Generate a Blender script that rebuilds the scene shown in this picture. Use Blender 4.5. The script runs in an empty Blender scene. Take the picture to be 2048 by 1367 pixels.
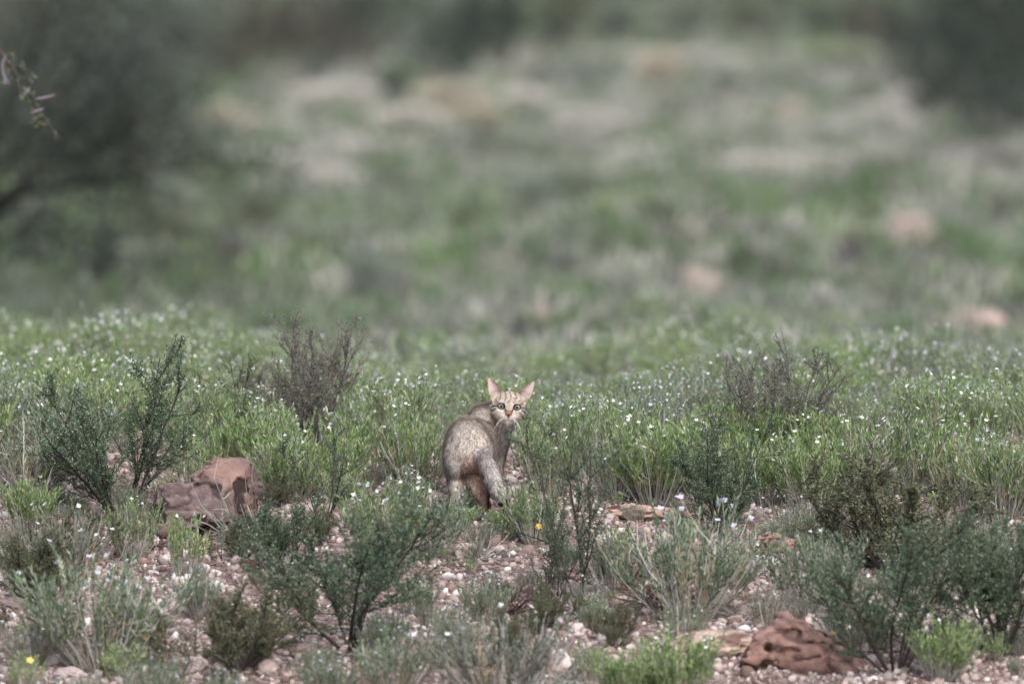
import bpy, math
import numpy as np
from mathutils import Vector, Matrix, Euler
R = np.random.RandomState
# ------------------------------------------------------------------ camera, world, sun
scene = bpy.context.scene
COL = scene.collection
W, H = 2048.0, 1367.0
KPX = 36.0/500.0/2048.0
CAMZ, CAMY = 2.2, -40.0
PITCH = math.atan(0.055) - math.atan(346.5*KPX)
cam_data = bpy.data.cameras.new('camera')
cam_data.sensor_width = 36.0; cam_data.lens = 500.0
cam_data.clip_start = 0.5; cam_data.clip_end = 3000.0
cam_data.dof.use_dof = True; cam_data.dof.focus_distance = 40.0
cam_data.dof.aperture_fstop = 4.0
cam = bpy.data.objects.new('camera', cam_data); COL.objects.link(cam)
cam.location = (0, CAMY, CAMZ)
cam.rotation_euler = (math.pi/2 - PITCH, 0, 0)
scene.camera = cam

world = bpy.data.worlds.new('World'); scene.world = world
world.use_nodes = True
nt = world.node_tree
sky = nt.nodes.new('ShaderNodeTexSky'); sky.sky_type = 'NISHITA'; sky.sun_disc = False
SUN_EL, SUN_ROT = math.radians(52), math.radians(160)
sky.sun_elevation = SUN_EL; sky.sun_rotation = SUN_ROT
sky.air_density = 1.0; sky.dust_density = 4.0; sky.ozone_density = 1.0
bg = nt.nodes['Background']; bg.inputs[1].default_value = 0.15
nt.links.new(sky.outputs[0], bg.inputs[0])

sun_data = bpy.data.lights.new('sun', 'SUN'); sun_data.energy = 1.25
sun_data.angle = math.radians(26); sun_data.color = (0.985, 0.98, 0.985)
sun = bpy.data.objects.new('sun', sun_data); COL.objects.link(sun)
sd = Vector((math.sin(SUN_ROT)*math.cos(SUN_EL), math.cos(SUN_ROT)*math.cos(SUN_EL), math.sin(SUN_EL)))
sun.rotation_euler = sd.to_track_quat('Z', 'Y').to_euler()
sun.location = (0, 0, 30)

scene.view_settings.view_transform = 'Standard'
scene.view_settings.look = 'None'
scene.view_settings.gamma = 1.0
scene.view_settings.exposure = 0.74
scene.render.engine = 'CYCLES'
scene.cycles.use_denoising = True
scene.cycles.denoiser = 'OPENIMAGEDENOISE'
scene.cycles.denoising_input_passes = 'RGB_ALBEDO_NORMAL'
scene.cycles.denoising_prefilter = 'ACCURATE'
scene.cycles.use_adaptive_sampling = False
scene.cycles.max_bounces = 5
scene.cycles.diffuse_bounces = 3
scene.cycles.transmission_bounces = 3
scene.cycles.caustics_reflective = False
scene.cycles.caustics_refractive = False

# ------------------------------------------------------------------ projection and terrain
CP, SP = math.cos(PITCH), math.sin(PITCH)
def ray(px, py):
    dx, dy = (px-1024)*KPX, -(py-683.5)*KPX
    return np.array([dx, CP + dy*SP, -SP + dy*CP])
def P(px, py, Y):
    d = ray(px, py); t = (Y-CAMY)/d[1]
    return np.array([d[0]*t, Y, CAMZ + d[2]*t])
def ppm(Y): return 1.0/(KPX*(Y-CAMY))

def hash3(ix, iy, iz):
    h = (ix.astype(np.int64)*73856093) ^ (iy.astype(np.int64)*19349663) ^ (iz.astype(np.int64)*83492791)
    h = (h ^ (h >> 13))*1274126177 & 0x7fffffff
    h = h ^ (h >> 16)
    return (h & 0xffff)/65535.0
def vnoise(x, y, z):
    x0, y0, z0 = np.floor(x), np.floor(y), np.floor(z)
    fx, fy, fz = x-x0, y-y0, z-z0
    fx, fy, fz = [f*f*(3-2*f) for f in (fx, fy, fz)]
    o = 0
    for i in (0, 1):
        for j in (0, 1):
            for k in (0, 1):
                o = o + hash3(x0+i, y0+j, z0+k)*(fx if i else 1-fx)*(fy if j else 1-fy)*(fz if k else 1-fz)
    return o
def fbm(x, y, z, oct=4):
    s, a, t = 0, 0.5, 0
    for i in range(oct):
        s = s + a*vnoise(x+i*17.3, y+i*9.1, z+i*5.7); t += a; a *= .5
        x, y, z = x*2.03, y*2.03, z*2.03
    return s/t

_ty = np.arange(-80, 420, 0.05)
_tz = np.interp(_ty, [-80, -12, -6, -4, -3, 0, .8, 1.5, 3, 6, 9, 12, 16, 21, 30, 60, 150, 420],
                [-1.3, -1.25, -.86, -.62, -.47, 0, .125, .15, .105, .01, -.08, -.20, -.38, -.52, -.60, -.54, -.5, -.3])
_kk = np.hanning(15); _kk /= _kk.sum()
_tz = np.convolve(np.pad(_tz, 7, mode='edge'), _kk, mode='valid')
def smooth(a, b, x):
    t = np.clip((x-a)/(b-a), 0, 1); return t*t*(3-2*t)
def tz(x, y):
    x = np.asarray(x, float); y = np.asarray(y, float)
    z = np.interp(y, _ty, _tz)
    win = smooth(1.5, 6, y)*(1-smooth(10, 17, y))
    z = z + win*(.085*smooth(.35, 1.3, -x)*.6 + .01*smooth(.5, 1.3, x))
    near = smooth(-9, -3, y)*(1-smooth(8, 14, y))
    z = z + near*(.05*(vnoise(x*1.7+3, y*1.7, y*0)-.5) + .018*(vnoise(x*7, y*7+9, y*0)-.5))
    far = smooth(14, 40, y)
    z = z + far*(.10*(vnoise(x*.25, y*.07, y*0+4)-.5) + .03*(vnoise(x*1.5, y*.8, y*0+2)-.5))
    return z
def march(px, py, y0, y1, n=4000):
    d = ray(px, py); ys = np.linspace(y0, y1, n); t = (ys-CAMY)/d[1]
    xs = d[0]*t; zs = CAMZ+d[2]*t
    k = np.nonzero(zs <= tz(xs, ys))[0]
    i = k[0] if len(k) else n-1
    return np.array([xs[i], ys[i], float(tz(xs[i], ys[i]))])
def G(px, py): return march(px, py, -6, 3)
def B(px, py): return march(px, py, 10, 250, 8000)

# ------------------------------------------------------------------ mesh building
class Geo:
    def __init__(s): s.v = []; s.q = []; s.c = []; s.n = 0
    def add(s, v, q, c):
        v = np.asarray(v, float).reshape(-1, 3)
        c = np.asarray(c, float)
        if c.ndim == 1: c = np.tile(c, (len(v), 1))
        s.v.append(v); s.q.append(np.asarray(q, int).reshape(-1, 4) + s.n); s.c.append(c); s.n += len(v)
    def leaves(s, p, d, n, L, Wd, col, fold=0.0):
        # diamond shaped leaves: base p, unit direction d, reference n, length L, width Wd
        N = len(p)
        if N == 0: return
        L = np.broadcast_to(np.asarray(L, float).reshape(-1, 1), (N, 1)); Wd = np.broadcast_to(np.asarray(Wd, float).reshape(-1, 1), (N, 1))
        sd = np.cross(d, n); sd /= np.linalg.norm(sd, axis=1, keepdims=True)+1e-9
        up = np.cross(sd, d)
        mid = p + d*L*.5 + up*L*fold
        v = np.stack([p, mid+sd*Wd*.5, p+d*L, mid-sd*Wd*.5], 1).reshape(-1, 3)
        q = np.arange(4*N).reshape(-1, 4)
        c = np.repeat(np.broadcast_to(col, (N, 3)), 4, 0)
        s.add(v, q, c)
    def tube(s, pts, rad, col, sides=4):
        pts = np.asarray(pts, float); n = len(pts)
        rad = np.broadcast_to(rad, (n,))
        t = np.gradient(pts, axis=0); t /= np.linalg.norm(t, axis=1, keepdims=True)+1e-9
        ref = np.array([.31, .95, .05]) if abs(t[0][2]) > .8 else np.array([0, 0, 1.])
        a = np.cross(t, ref); a /= np.linalg.norm(a, axis=1, keepdims=True)+1e-9
        b = np.cross(t, a)
        an = np.arange(sides)*2*np.pi/sides
        v = (pts[:, None] + rad[:, None, None]*(a[:, None]*np.cos(an)[None, :, None] + b[:, None]*np.sin(an)[None, :, None])).reshape(-1, 3)
        q = []
        for i in range(n-1):
            for j in range(sides):
                k = (j+1) % sides
                q.append((i*sides+j, i*sides+k, (i+1)*sides+k, (i+1)*sides+j))
        s.add(v, q, col)
    def arrays(s):
        return np.concatenate(s.v), np.concatenate(s.q), np.concatenate(s.c)

def mesh_from(name, v, q, c, mat, smooth_shade=False, tri=False):
    me = bpy.data.meshes.new(name)
    k = 3 if tri else 4
    v = np.asarray(v, np.float32); q = np.asarray(q, np.int32)
    me.vertices.add(len(v)); me.vertices.foreach_set('co', v.ravel())
    me.loops.add(len(q)*k); me.loops.foreach_set('vertex_index', q.ravel())
    me.polygons.add(len(q)); me.polygons.foreach_set('loop_start', np.arange(0, len(q)*k, k, dtype=np.int32))
    me.polygons.foreach_set('use_smooth', np.full(len(q), smooth_shade))
    me.update(calc_edges=True)
    if c is not None:
        at = me.color_attributes.new('Col', 'FLOAT_COLOR', 'POINT')
        cc = np.ones((len(v), 4), np.float32); cc[:, :3] = np.clip(c, 0, 1)
        at.data.foreach_set('color', cc.ravel())
    me.materials.append(mat)
    return me
def geo_mesh(name, g, mat, sm=False):
    v, q, c = g.arrays(); return mesh_from(name, v, q, c, mat, sm)
def link(name, data, parent=None, loc=None):
    o = bpy.data.objects.new(name, data); COL.objects.link(o)
    if parent is not None: o.parent = parent
    if loc is not None: o.location = loc
    return o
def tag(o, label=None, cat=None, group=None, kind=None):
    if label: o['label'] = label
    if cat: o['category'] = cat
    if group: o['group'] = group
    if kind: o['kind'] = kind
    return o
def lin(r, g, b, k=1.0):
    f = lambda u: ((u/255+.055)/1.055)**2.4 if u > 10 else u/255/12.92
    c = np.array([f(r), f(g), f(b)]); m = c@np.array([.3, .55, .15])
    return (c*.87+m*.13)*k

# ------------------------------------------------------------------ materials
def mat_attr(name, rough=.8, trans=0.0, spec=.3, noise=0, nscale=60, bump=0, bscale=200, sat=1.0):
    m = bpy.data.materials.new(name); m.use_nodes = True
    t = m.node_tree; b = t.nodes['Principled BSDF']; out = t.nodes['Material Output']
    b.inputs['Roughness'].default_value = rough
    b.inputs['Specular IOR Level'].default_value = spec
    a = t.nodes.new('ShaderNodeAttribute'); a.attribute_name = 'Col'
    src = a.outputs['Color']
    if noise:
        tc = t.nodes.new('ShaderNodeTexCoord')
        nz = t.nodes.new('ShaderNodeTexNoise'); nz.inputs['Scale'].default_value = nscale; nz.inputs['Detail'].default_value = 5
        t.links.new(tc.outputs['Object'], nz.inputs['Vector'])
        mr = t.nodes.new('ShaderNodeMapRange'); mr.inputs[1].default_value = .25; mr.inputs[2].default_value = .75
        mr.inputs[3].default_value = 1-noise; mr.inputs[4].default_value = 1+noise
        t.links.new(nz.outputs['Fac'], mr.inputs[0])
        mx = t.nodes.new('ShaderNodeVectorMath'); mx.operation = 'SCALE'
        t.links.new(src, mx.inputs[0]); t.links.new(mr.outputs[0], mx.inputs['Scale'])
        src = mx.outputs[0]
    t.links.new(src, b.inputs['Base Color'])
    if bump:
        tc = t.nodes.new('ShaderNodeTexCoord')
        nz = t.nodes.new('ShaderNodeTexNoise'); nz.inputs['Scale'].default_value = bscale; nz.inputs['Detail'].default_value = 6
        nz.inputs['Roughness'].default_value = .65
        t.links.new(tc.outputs['Object'], nz.inputs['Vector'])
        bp = t.nodes.new('ShaderNodeBump'); bp.inputs['Strength'].default_value = bump; bp.inputs['Distance'].default_value = .01
        t.links.new(nz.outputs['Fac'], bp.inputs['Height']); t.links.new(bp.outputs[0], b.inputs['Normal'])
    if trans:
        tr = t.nodes.new('ShaderNodeBsdfTranslucent'); t.links.new(src, tr.inputs['Color'])
        ms = t.nodes.new('ShaderNodeMixShader'); ms.inputs[0].default_value = trans
        t.links.new(b.outputs[0], ms.inputs[1]); t.links.new(tr.outputs[0], ms.inputs[2])
        t.links.new(ms.outputs[0], out.inputs['Surface'])
    return m
M_LEAF = mat_attr('leaf', .6, .25, .25)
M_STEM = mat_attr('bark', .85, 0, .2, .25, 150)
M_PETAL = mat_attr('petal', .6, .3, .2)
M_PEB = mat_attr('pebble', .9, 0, .2, .22, 90)
M_ROCK = mat_attr('rock', .92, 0, .15, .28, 28, .9, 45)
M_FUR = mat_attr('fur', .75, 0.15, .15)
M_SKIN = mat_attr('coat', .9, 0, .1, .18, 420)
M_EYE = mat_attr('eye', .12, 0, .5)

def ground_material():
    m = bpy.data.materials.new('soil'); m.use_nodes = True
    t = m.node_tree; b = t.nodes['Principled BSDF']; b.inputs['Roughness'].default_value = .95
    b.inputs['Specular IOR Level'].default_value = .1
    tc = t.nodes.new('ShaderNodeTexCoord')
    def nz(scale, det=5):
        n = t.nodes.new('ShaderNodeTexNoise'); n.inputs['Scale'].default_value = scale; n.inputs['Detail'].default_value = det
        t.links.new(tc.outputs['Object'], n.inputs['Vector']); return n
    def ramp(src, stops):
        r = t.nodes.new('ShaderNodeValToRGB'); e = r.color_ramp.elements
        while len(e) < len(stops): e.new(.5)
        for i, (p_, c_) in enumerate(stops): e[i].position = p_; e[i].color = (*c_, 1)
        t.links.new(src, r.inputs[0]); return r
    n1 = nz(3.0); r1 = ramp(n1.outputs['Fac'], [(.35, tuple(lin(84, 66, 60))), (.6, tuple(lin(116, 96, 90))), (.75, tuple(lin(138, 118, 110)))])
    vo = t.nodes.new('ShaderNodeTexVoronoi'); vo.inputs['Scale'].default_value = 75
    t.links.new(tc.outputs['Object'], vo.inputs['Vector'])
    sp = t.nodes.new('ShaderNodeSeparateColor'); t.links.new(vo.outputs['Color'], sp.inputs[0])
    r2 = ramp(sp.outputs[0], [(0.0, tuple(lin(84, 68, 63))), (.55, tuple(lin(126, 107, 101))), (1.0, tuple(lin(186, 172, 166)))])
    mx = t.nodes.new('ShaderNodeMix'); mx.data_type = 'RGBA'; mx.inputs[0].default_value = .55
    t.links.new(r1.outputs[0], mx.inputs[6]); t.links.new(r2.outputs[0], mx.inputs[7])
    # the far plain: patchy ground cover
    n3 = nz(.55, 6); r3 = ramp(n3.outputs['Fac'], [(.30, tuple(lin(78, 92, 72))), (.45, tuple(lin(112, 120, 96))), (.56, tuple(lin(124, 128, 112))), (.70, tuple(lin(160, 140, 128)))])
    sx = t.nodes.new('ShaderNodeSeparateXYZ'); t.links.new(tc.outputs['Object'], sx.inputs[0])
    mr = t.nodes.new('ShaderNodeMapRange'); mr.inputs[1].default_value = 6; mr.inputs[2].default_value = 16
    t.links.new(sx.outputs[1], mr.inputs[0])
    m2 = t.nodes.new('ShaderNodeMix'); m2.data_type = 'RGBA'
    t.links.new(mr.outputs[0], m2.inputs[0]); t.links.new(mx.outputs[2], m2.inputs[6]); t.links.new(r3.outputs[0], m2.inputs[7])
    t.links.new(m2.outputs[2], b.inputs['Base Color'])
    bp = t.nodes.new('ShaderNodeBump'); bp.inputs['Strength'].default_value = .7; bp.inputs['Distance'].default_value = .006; bp.invert = True
    t.links.new(vo.outputs['Distance'], bp.inputs['Height']); t.links.new(bp.outputs[0], b.inputs['Normal'])
    return m

# ------------------------------------------------------------------ ground: one sheet to the horizon
xs = np.concatenate([-np.geomspace(420, 2.6, 40)[:-1], np.arange(-2.6, 2.6, .022), np.geomspace(2.6, 420, 40)])
ys = np.concatenate([np.linspace(-78, -6, 25)[:-1], np.arange(-6, 8, .028), np.geomspace(8, 415, 150)])
gx, gy = np.meshgrid(xs, ys)
gz = tz(gx, gy)
nx_, ny_ = len(xs), len(ys)
ii = (np.arange(ny_-1)[:, None]*nx_ + np.arange(nx_-1)[None, :]).ravel()
gq = np.stack([ii, ii+1, ii+1+nx_, ii+nx_], 1)
o = link('ground', mesh_from('ground', np.stack([gx, gy, gz], -1).reshape(-1, 3), gq, None, ground_material(), True))
tag(o, kind='structure')

# sky: comes from the world

# ------------------------------------------------------------------ gravel (uncountable) and single stones
def icosphere(sub):
    t = (1+5**.5)/2
    v = [(-1, t, 0), (1, t, 0), (-1, -t, 0), (1, -t, 0), (0, -1, t), (0, 1, t), (0, -1, -t), (0, 1, -t), (t, 0, -1), (t, 0, 1), (-t, 0, -1), (-t, 0, 1)]
    f = [(0, 11, 5), (0, 5, 1), (0, 1, 7), (0, 7, 10), (0, 10, 11), (1, 5, 9), (5, 11, 4), (11, 10, 2), (10, 7, 6), (7, 1, 8), (3, 9, 4), (3, 4, 2), (3, 2, 6), (3, 6, 8), (3, 8, 9), (4, 9, 5), (2, 4, 11), (6, 2, 10), (8, 6, 7), (9, 8, 1)]
    v = [np.array(a)/np.linalg.norm(a) for a in v]
    for _ in range(sub):
        mid = {}; nf = []
        def m(a, b):
            k = (min(a, b), max(a, b))
            if k not in mid:
                p = v[a]+v[b]; v.append(p/np.linalg.norm(p)); mid[k] = len(v)-1
            return mid[k]
        for a, b, c in f:
            x, y, z = m(a, b), m(b, c), m(c, a); nf += [(a, x, z), (b, y, x), (c, z, y), (x, y, z)]
        f = nf
    return np.array(v), np.array(f)
def rotmats(r, n):
    q = r.normal(size=(n, 4)); q /= np.linalg.norm(q, axis=1, keepdims=True)
    w, x, y, z = q.T
    return np.stack([1-2*(y*y+z*z), 2*(x*y-z*w), 2*(x*z+y*w), 2*(x*y+z*w), 1-2*(x*x+z*z), 2*(y*z-x*w), 2*(x*z-y*w), 2*(y*z+x*w), 1-2*(x*x+y*y)], 1).reshape(n, 3, 3)
PEBCOL = np.array([lin(192, 178, 172), lin(168, 150, 143), lin(142, 120, 112), lin(206, 198, 194), lin(118, 96, 88), lin(152, 140, 135), lin(178, 158, 148)])
def make_gravel():
    r = R(5); n = 60000
    iv, jf = icosphere(1)
    x = r.uniform(-1.9, 1.9, n); y = -4.0 + 5.6*r.uniform(0, 1, n)
    rho = vnoise(x*2.3, y*2.3, x*0+7)
    keep = r.uniform(0, 1, n) < .35+1.1*rho
    x, y = x[keep], y[keep]; n = len(x)
    size = np.clip(r.lognormal(math.log(.0060), .50, n), .0028, .026)
    aniso = r.uniform(.55, 1.25, (n, 3)); aniso[:, 2] *= .7
    sh = iv[None]*(1+.22*(r.uniform(-1, 1, (n, len(iv), 1))))
    sh = sh*aniso[:, None]*size[:, None, None]
    sh = np.einsum('nij,nkj->nki', rotmats(r, n), sh)
    z = tz(x, y)+size*.25
    v = sh + np.stack([x, y, z], 1)[:, None]
    f = jf[None] + (np.arange(n)*len(iv))[:, None, None]
    c = PEBCOL[r.choice(7, n, p=[.2, .22, .16, .1, .1, .12, .1])]*r.uniform(.75, 1.15, (n, 1))
    c = np.repeat(c, len(iv), 0)
    return mesh_from('gravel', v.reshape(-1, 3), f.reshape(-1, 3), c, M_PEB, True, tri=True)
tag(link('gravel', make_gravel()), 'loose pinkish white gravel on the bare soil', 'gravel', kind='stuff')

def stone(px, py, wpx, hpx, col, label, seed, dark=None):
    g = G(px, py); s = ppm(g[1])
    iv, jf = icosphere(4); r = R(seed)
    rx, rz = wpx/2/s, hpx/s*.62
    v = iv*np.array([rx, max(rx*.8, rz), rz])
    f1 = 1.6/rx
    n = fbm(iv[:, 0]*1.6+seed, iv[:, 1]*1.6, iv[:, 2]*1.6, 4)-.5
    n2 = fbm(iv[:, 0]*5+seed, iv[:, 1]*5, iv[:, 2]*5, 3)-.5
    v = v*(1+.75*n[:, None]+.22*n2[:, None])
    c = np.tile(lin(*col), (len(v), 1))*(1+.9*n2[:, None])
    if dark is not None:
        k = smooth(.56, .62, fbm(iv[:, 0]*3+9, iv[:, 1]*3, iv[:, 2]*3+seed, 3))[:, None]
        c = c*(1-k)+lin(*dark)*k
    me = mesh_from('stone', v, jf, c, M_ROCK, True, tri=True)
    o = link('stone', me, loc=(g[0], g[1]+rx*.5, g[2]+rz*.42)); o.rotation_euler = (0, 0, r.uniform(-.4, .4))
    tag(o, label, 'stone', 'loose stones on the gravel')
for i, a in enumerate([
    (1278, 1040, 120, 34, (176, 148, 132), 'flat sandy orange stone beside the shrub right of the wildcat', (90, 64, 54)),
    (1552, 1112, 86, 48, (158, 126, 112), 'rounded tan stone below the tall green herbs right of centre', (80, 56, 50)),
    (1528, 1140, 62, 34, (186, 182, 182), 'whitish pitted stone touching the rounded tan stone', None),
    (1425, 1310, 180, 56, (176, 152, 138), 'long pale tan slab left of the cracked red boulder', (120, 96, 84)),
    (1165, 1160, 90, 36, (158, 128, 120), 'pinkish stone with black lichen right of the twisted shrub trunk', (50, 40, 40)),
    (392, 905, 60, 34, (205, 190, 184), 'white stone above the red boulder, among green sprigs', None),
    (372, 945, 50, 30, (196, 184, 180), 'white stone half hidden just above the flat end of the red boulder', None),
    (500, 1138, 40, 22, (112, 84, 78), 'small dark brown pebble stone on gravel below the red boulder', None),
    (470, 1120, 52, 22, (190, 172, 166), 'smooth pale stone directly under the red boulder', None),
    (1152, 1270, 34, 32, (200, 184, 180), 'upright egg shaped white stone below the pale gravel gap', None),
    (1196, 1240, 46, 22, (112, 84, 76), 'dark brown flat stone lying in the gravel below the twisted trunk', None),
    (1120, 1268, 70, 34, (140, 114, 106), 'brown stone leaning behind the white egg shaped stone', None),
    (40, 1300, 40, 36, (170, 158, 156), 'grey round stone at the lower left edge beside a yellow flower', None),
    (26, 1218, 60, 26, (132, 112, 110), 'grey brown stone under the dark bush at the left edge', None),
    (385, 1350, 84, 40, (190, 172, 166), 'broad pale stone at the bottom below the lilac flowered herb', None),
    (140, 1362, 70, 30, (176, 160, 156), 'pale stone at the very bottom left corner', None),
    (1205, 1085, 60, 22, (190, 174, 168), 'pale stone in the gap under the leaning shrub', None),
    (730, 1010, 40, 22, (205, 195, 190), 'small white stone among herbs left of the wildcat', None),
    (862, 1005, 74, 26, (176, 148, 138), 'pinkish stone beside the wildcat\'s left hind foot', None),
    (1040, 985, 46, 20, (190, 172, 166), 'pale stone on bare ground right of the wildcat tail', None),
    (610, 1315, 60, 30, (160, 136, 128), 'pink stone under the olive shrub at the bottom', None),
    (1440, 1215, 80, 26, (178, 158, 150), 'flat pale stone at the foot of the lilac flowered herb', None),
    ]): stone(*a[:6], 31+i, a[6])

# ------------------------------------------------------------------ implicit surfaces
def surface_nets(f, org, h):
    s = f < 0
    nx, ny, nz = f.shape
    cnt = np.zeros((nx-1, ny-1, nz-1), np.int8); acc = np.zeros((nx-1, ny-1, nz-1, 3), np.float32)
    act = np.zeros_like(cnt, bool)
    c8 = sum(s[i:nx-1+i, j:ny-1+j, k:nz-1+k].astype(np.int8) for i in (0, 1) for j in (0, 1) for k in (0, 1))
    act = (c8 > 0) & (c8 < 8)
    I = np.stack(np.nonzero(act), 1)
    pos = np.zeros((len(I), 3)); m = np.zeros(len(I))
    corners = [(i, j, k) for i in (0, 1) for j in (0, 1) for k in (0, 1)]
    for a in corners:
        for ax in range(3):
            if a[ax] == 1: continue
            b = list(a); b[ax] = 1
            fa = f[I[:, 0]+a[0], I[:, 1]+a[1], I[:, 2]+a[2]]; fb = f[I[:, 0]+b[0], I[:, 1]+b[1], I[:, 2]+b[2]]
            cr = (fa < 0) != (fb < 0)
            t = np.where(cr, fa/(fa-fb+1e-12), 0)
            p = np.tile(np.array(a, float), (len(I), 1)); p[:, ax] += t
            pos[cr] += p[cr]; m[cr] += 1
    v = (I + pos/m[:, None])*h + org
    idx = -np.ones((nx-1, ny-1, nz-1), int); idx[I[:, 0], I[:, 1], I[:, 2]] = np.arange(len(I))
    quads = []
    for ax in range(3):
        u, w = (ax+1) % 3, (ax+2) % 3
        sl0 = [slice(1, -1)]*3; sl0[ax] = slice(0, -1)
        sl1 = [slice(1, -1)]*3; sl1[ax] = slice(1, None)
        A, Bv = s[tuple(sl0)], s[tuple(sl1)]
        E = np.stack(np.nonzero(A != Bv), 1)
        flip = A[E[:, 0], E[:, 1], E[:, 2]]
        off = np.array([1, 1, 1]); off[ax] = 0
        E = E + off
        def cell(du, dw):
            c = E.copy(); c[:, u] -= du; c[:, w] -= dw
            return idx[c[:, 0], c[:, 1], c[:, 2]]
        q = np.stack([cell(1, 1), cell(0, 1), cell(0, 0), cell(1, 0)], 1)
        q[~flip] = q[~flip][:, ::-1]
        quads.append(q)
    return v, np.concatenate(quads)
def grid(lo, hi, h):
    ax = [np.arange(lo[i], hi[i]+h, h) for i in range(3)]
    return np.meshgrid(*ax, indexing='ij')
def smin(a, b, k):
    hh = np.clip(.5+.5*(b-a)/k, 0, 1); return b*(1-hh)+a*hh - k*hh*(1-hh)
def rcone(X, a, ra, b, rb):
    a, b = np.asarray(a), np.asarray(b); ba = b-a
    t = np.clip(sum((X[i]-a[i])*ba[i] for i in range(3))/max(ba@ba, 1e-12), 0, 1)
    return np.sqrt(sum((X[i]-a[i]-ba[i]*t)**2 for i in range(3))) - (ra+(rb-ra)*t)
def ellip(X, c, r, M=None):
    d = [X[i]-c[i] for i in range(3)]
    if M is not None: d = [sum(M[i][j]*d[j] for j in range(3)) for i in range(3)]
    k0 = np.sqrt(sum((d[i]/r[i])**2 for i in range(3))); k1 = np.sqrt(sum((d[i]/r[i]**2)**2 for i in range(3)))
    return k0*(k0-1)/(k1+1e-9)

def boulder(name, prims, lo, hi, label, pal, h=.0050, seed=1, amp=.02, cells=0, cuts=18):
    X = grid(lo, hi, h)
    n1 = fbm(X[0]*9+seed, X[1]*9, X[2]*14, 4)-.5
    f = None
    for kind, a in prims:
        d = ellip(X, *a)
        f = d if f is None else (smin(f, d, .02) if kind == '+' else np.maximum(f, -d))
    f = f - amp*2.2*n1
    cr = np.abs(fbm(X[0]*6+seed*3, X[1]*6, X[2]*9+4, 3)-.5)
    f = f + .018*np.exp(-(cr/.022)**2)
    n3 = fbm(X[0]*34+seed, X[1]*34, X[2]*55, 3)-.5
    f = f - .026*n3 - .010*(fbm(X[0]*80, X[1]*80+seed, X[2]*110, 2)-.5) + .006*smooth(.56, .66, fbm(X[0]*40, X[1]*40+seed, X[2]*40, 2))
    ins = f < 0; rp = R(seed+9); PX = np.stack([X[i][ins] for i in range(3)])
    for _ in range(cuts):
        nn = rp.normal(size=3); nn[2] = abs(nn[2])*rp.uniform(.2, 1.3); nn /= np.linalg.norm(nn)
        off = np.quantile(nn@PX, rp.uniform(.90, .985))
        f = np.maximum(f, nn[0]*X[0]+nn[1]*X[1]+nn[2]*X[2]-off+.010*(fbm(X[0]*20, X[1]*20+_*3., X[2]*20, 3)-.5))
    if cells:
        rc = R(seed+50); F1 = np.full(X[0].shape, 9.); F2 = F1.copy()
        wx = .02*n3
        for _ in range(cells):
            p_ = [rc.uniform(lo[i], hi[i]) for i in range(3)]
            dd = np.sqrt((X[0]+wx-p_[0])**2+(X[1]-p_[1])**2+(1.5*(X[2]-p_[2]))**2)
            F2 = np.where(dd < F1, F1, np.minimum(F2, dd)); F1 = np.minimum(F1, dd)
        f = f + .016*np.exp(-((F2-F1)/.006)**2)
    led = np.abs(((X[2]*22+1.6*n1) % 1)-.5)
    f = f + .005*np.exp(-(led/.06)**2)*smooth(.45, .6, fbm(X[0]*8, X[1]*8+seed, X[2]*8, 2))
    f = f + .006*smooth(.62, .68, fbm(X[0]*17+5, X[1]*17, X[2]*22+seed, 3))
    v, q = surface_nets(f, np.array(lo), h)
    x, y, z = v.T
    m1 = fbm(x*7, y*7, z*12+seed, 4)[:, None]; m2 = fbm(x*45, y*45, z*60, 4)[:, None]
    c = pal[0]*(1-smooth(.4, .6, m1)) + pal[1]*smooth(.4, .6, m1)
    c = c*(.55+.9*m2)
    crk = np.abs(fbm(x*6+seed*3, y*6, z*9+4, 3)-.5)[:, None]
    lich = smooth(.60, .64, fbm(x*17+5, y*17, z*22+seed, 3))[:, None]
    k = np.clip(np.exp(-(crk/.018)**2)*.8 + lich, 0, 1)*.85
    c = c*(1-k) + lin(42, 34, 34)*k
    zt = (z-lo[2])/(hi[2]-lo[2])
    red = (1-smooth(.30, .42, zt + .3*(m1[:, 0]-.5)))[:, None]
    c = c*(1-red) + pal[2]*red*(.8+.4*m2)
    o = link(name, mesh_from(name, v, q, c, M_ROCK, True))
    tag(o, label, 'boulder')
    return o
def bp_(px, py, Y): return P(px, py, Y)
yb = G(410, 1082)[1]
sb = ppm(yb+.1)
def EB(px, py, dy, rx, ry, rz, y0, s): return (P(px, py, y0+dy), (rx*1.2/s, ry*1.2, rz*1.17/s))
boulder('boulder', [('+', EB(390, 1012, .10, 94, .10, 42, yb, sb)), ('+', EB(460, 988, .15, 70, .12, 64, yb, sb)),
                    ('+', EB(352, 1028, .11, 60, .09, 42, yb, sb)), ('+', EB(455, 1060, .16, 60, .10, 40, yb, sb)), ('+', EB(400, 1080, .17, 80, .09, 40, yb, sb))],
        (P(270, 1150, yb+.1)[0], yb-.1, P(270, 1140, yb+.1)[2]), (P(560, 900, yb)[0], yb+.36, P(560, 905, yb+.1)[2]),
        'big reddish brown boulder with dark lichen pits, left of the wildcat', [lin(136, 108, 98), lin(124, 105, 101), lin(84, 55, 46)], seed=2, amp=.017, cuts=7)
yb2 = G(1600, 1345)[1]; sb2 = ppm(yb2+.1)
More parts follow.
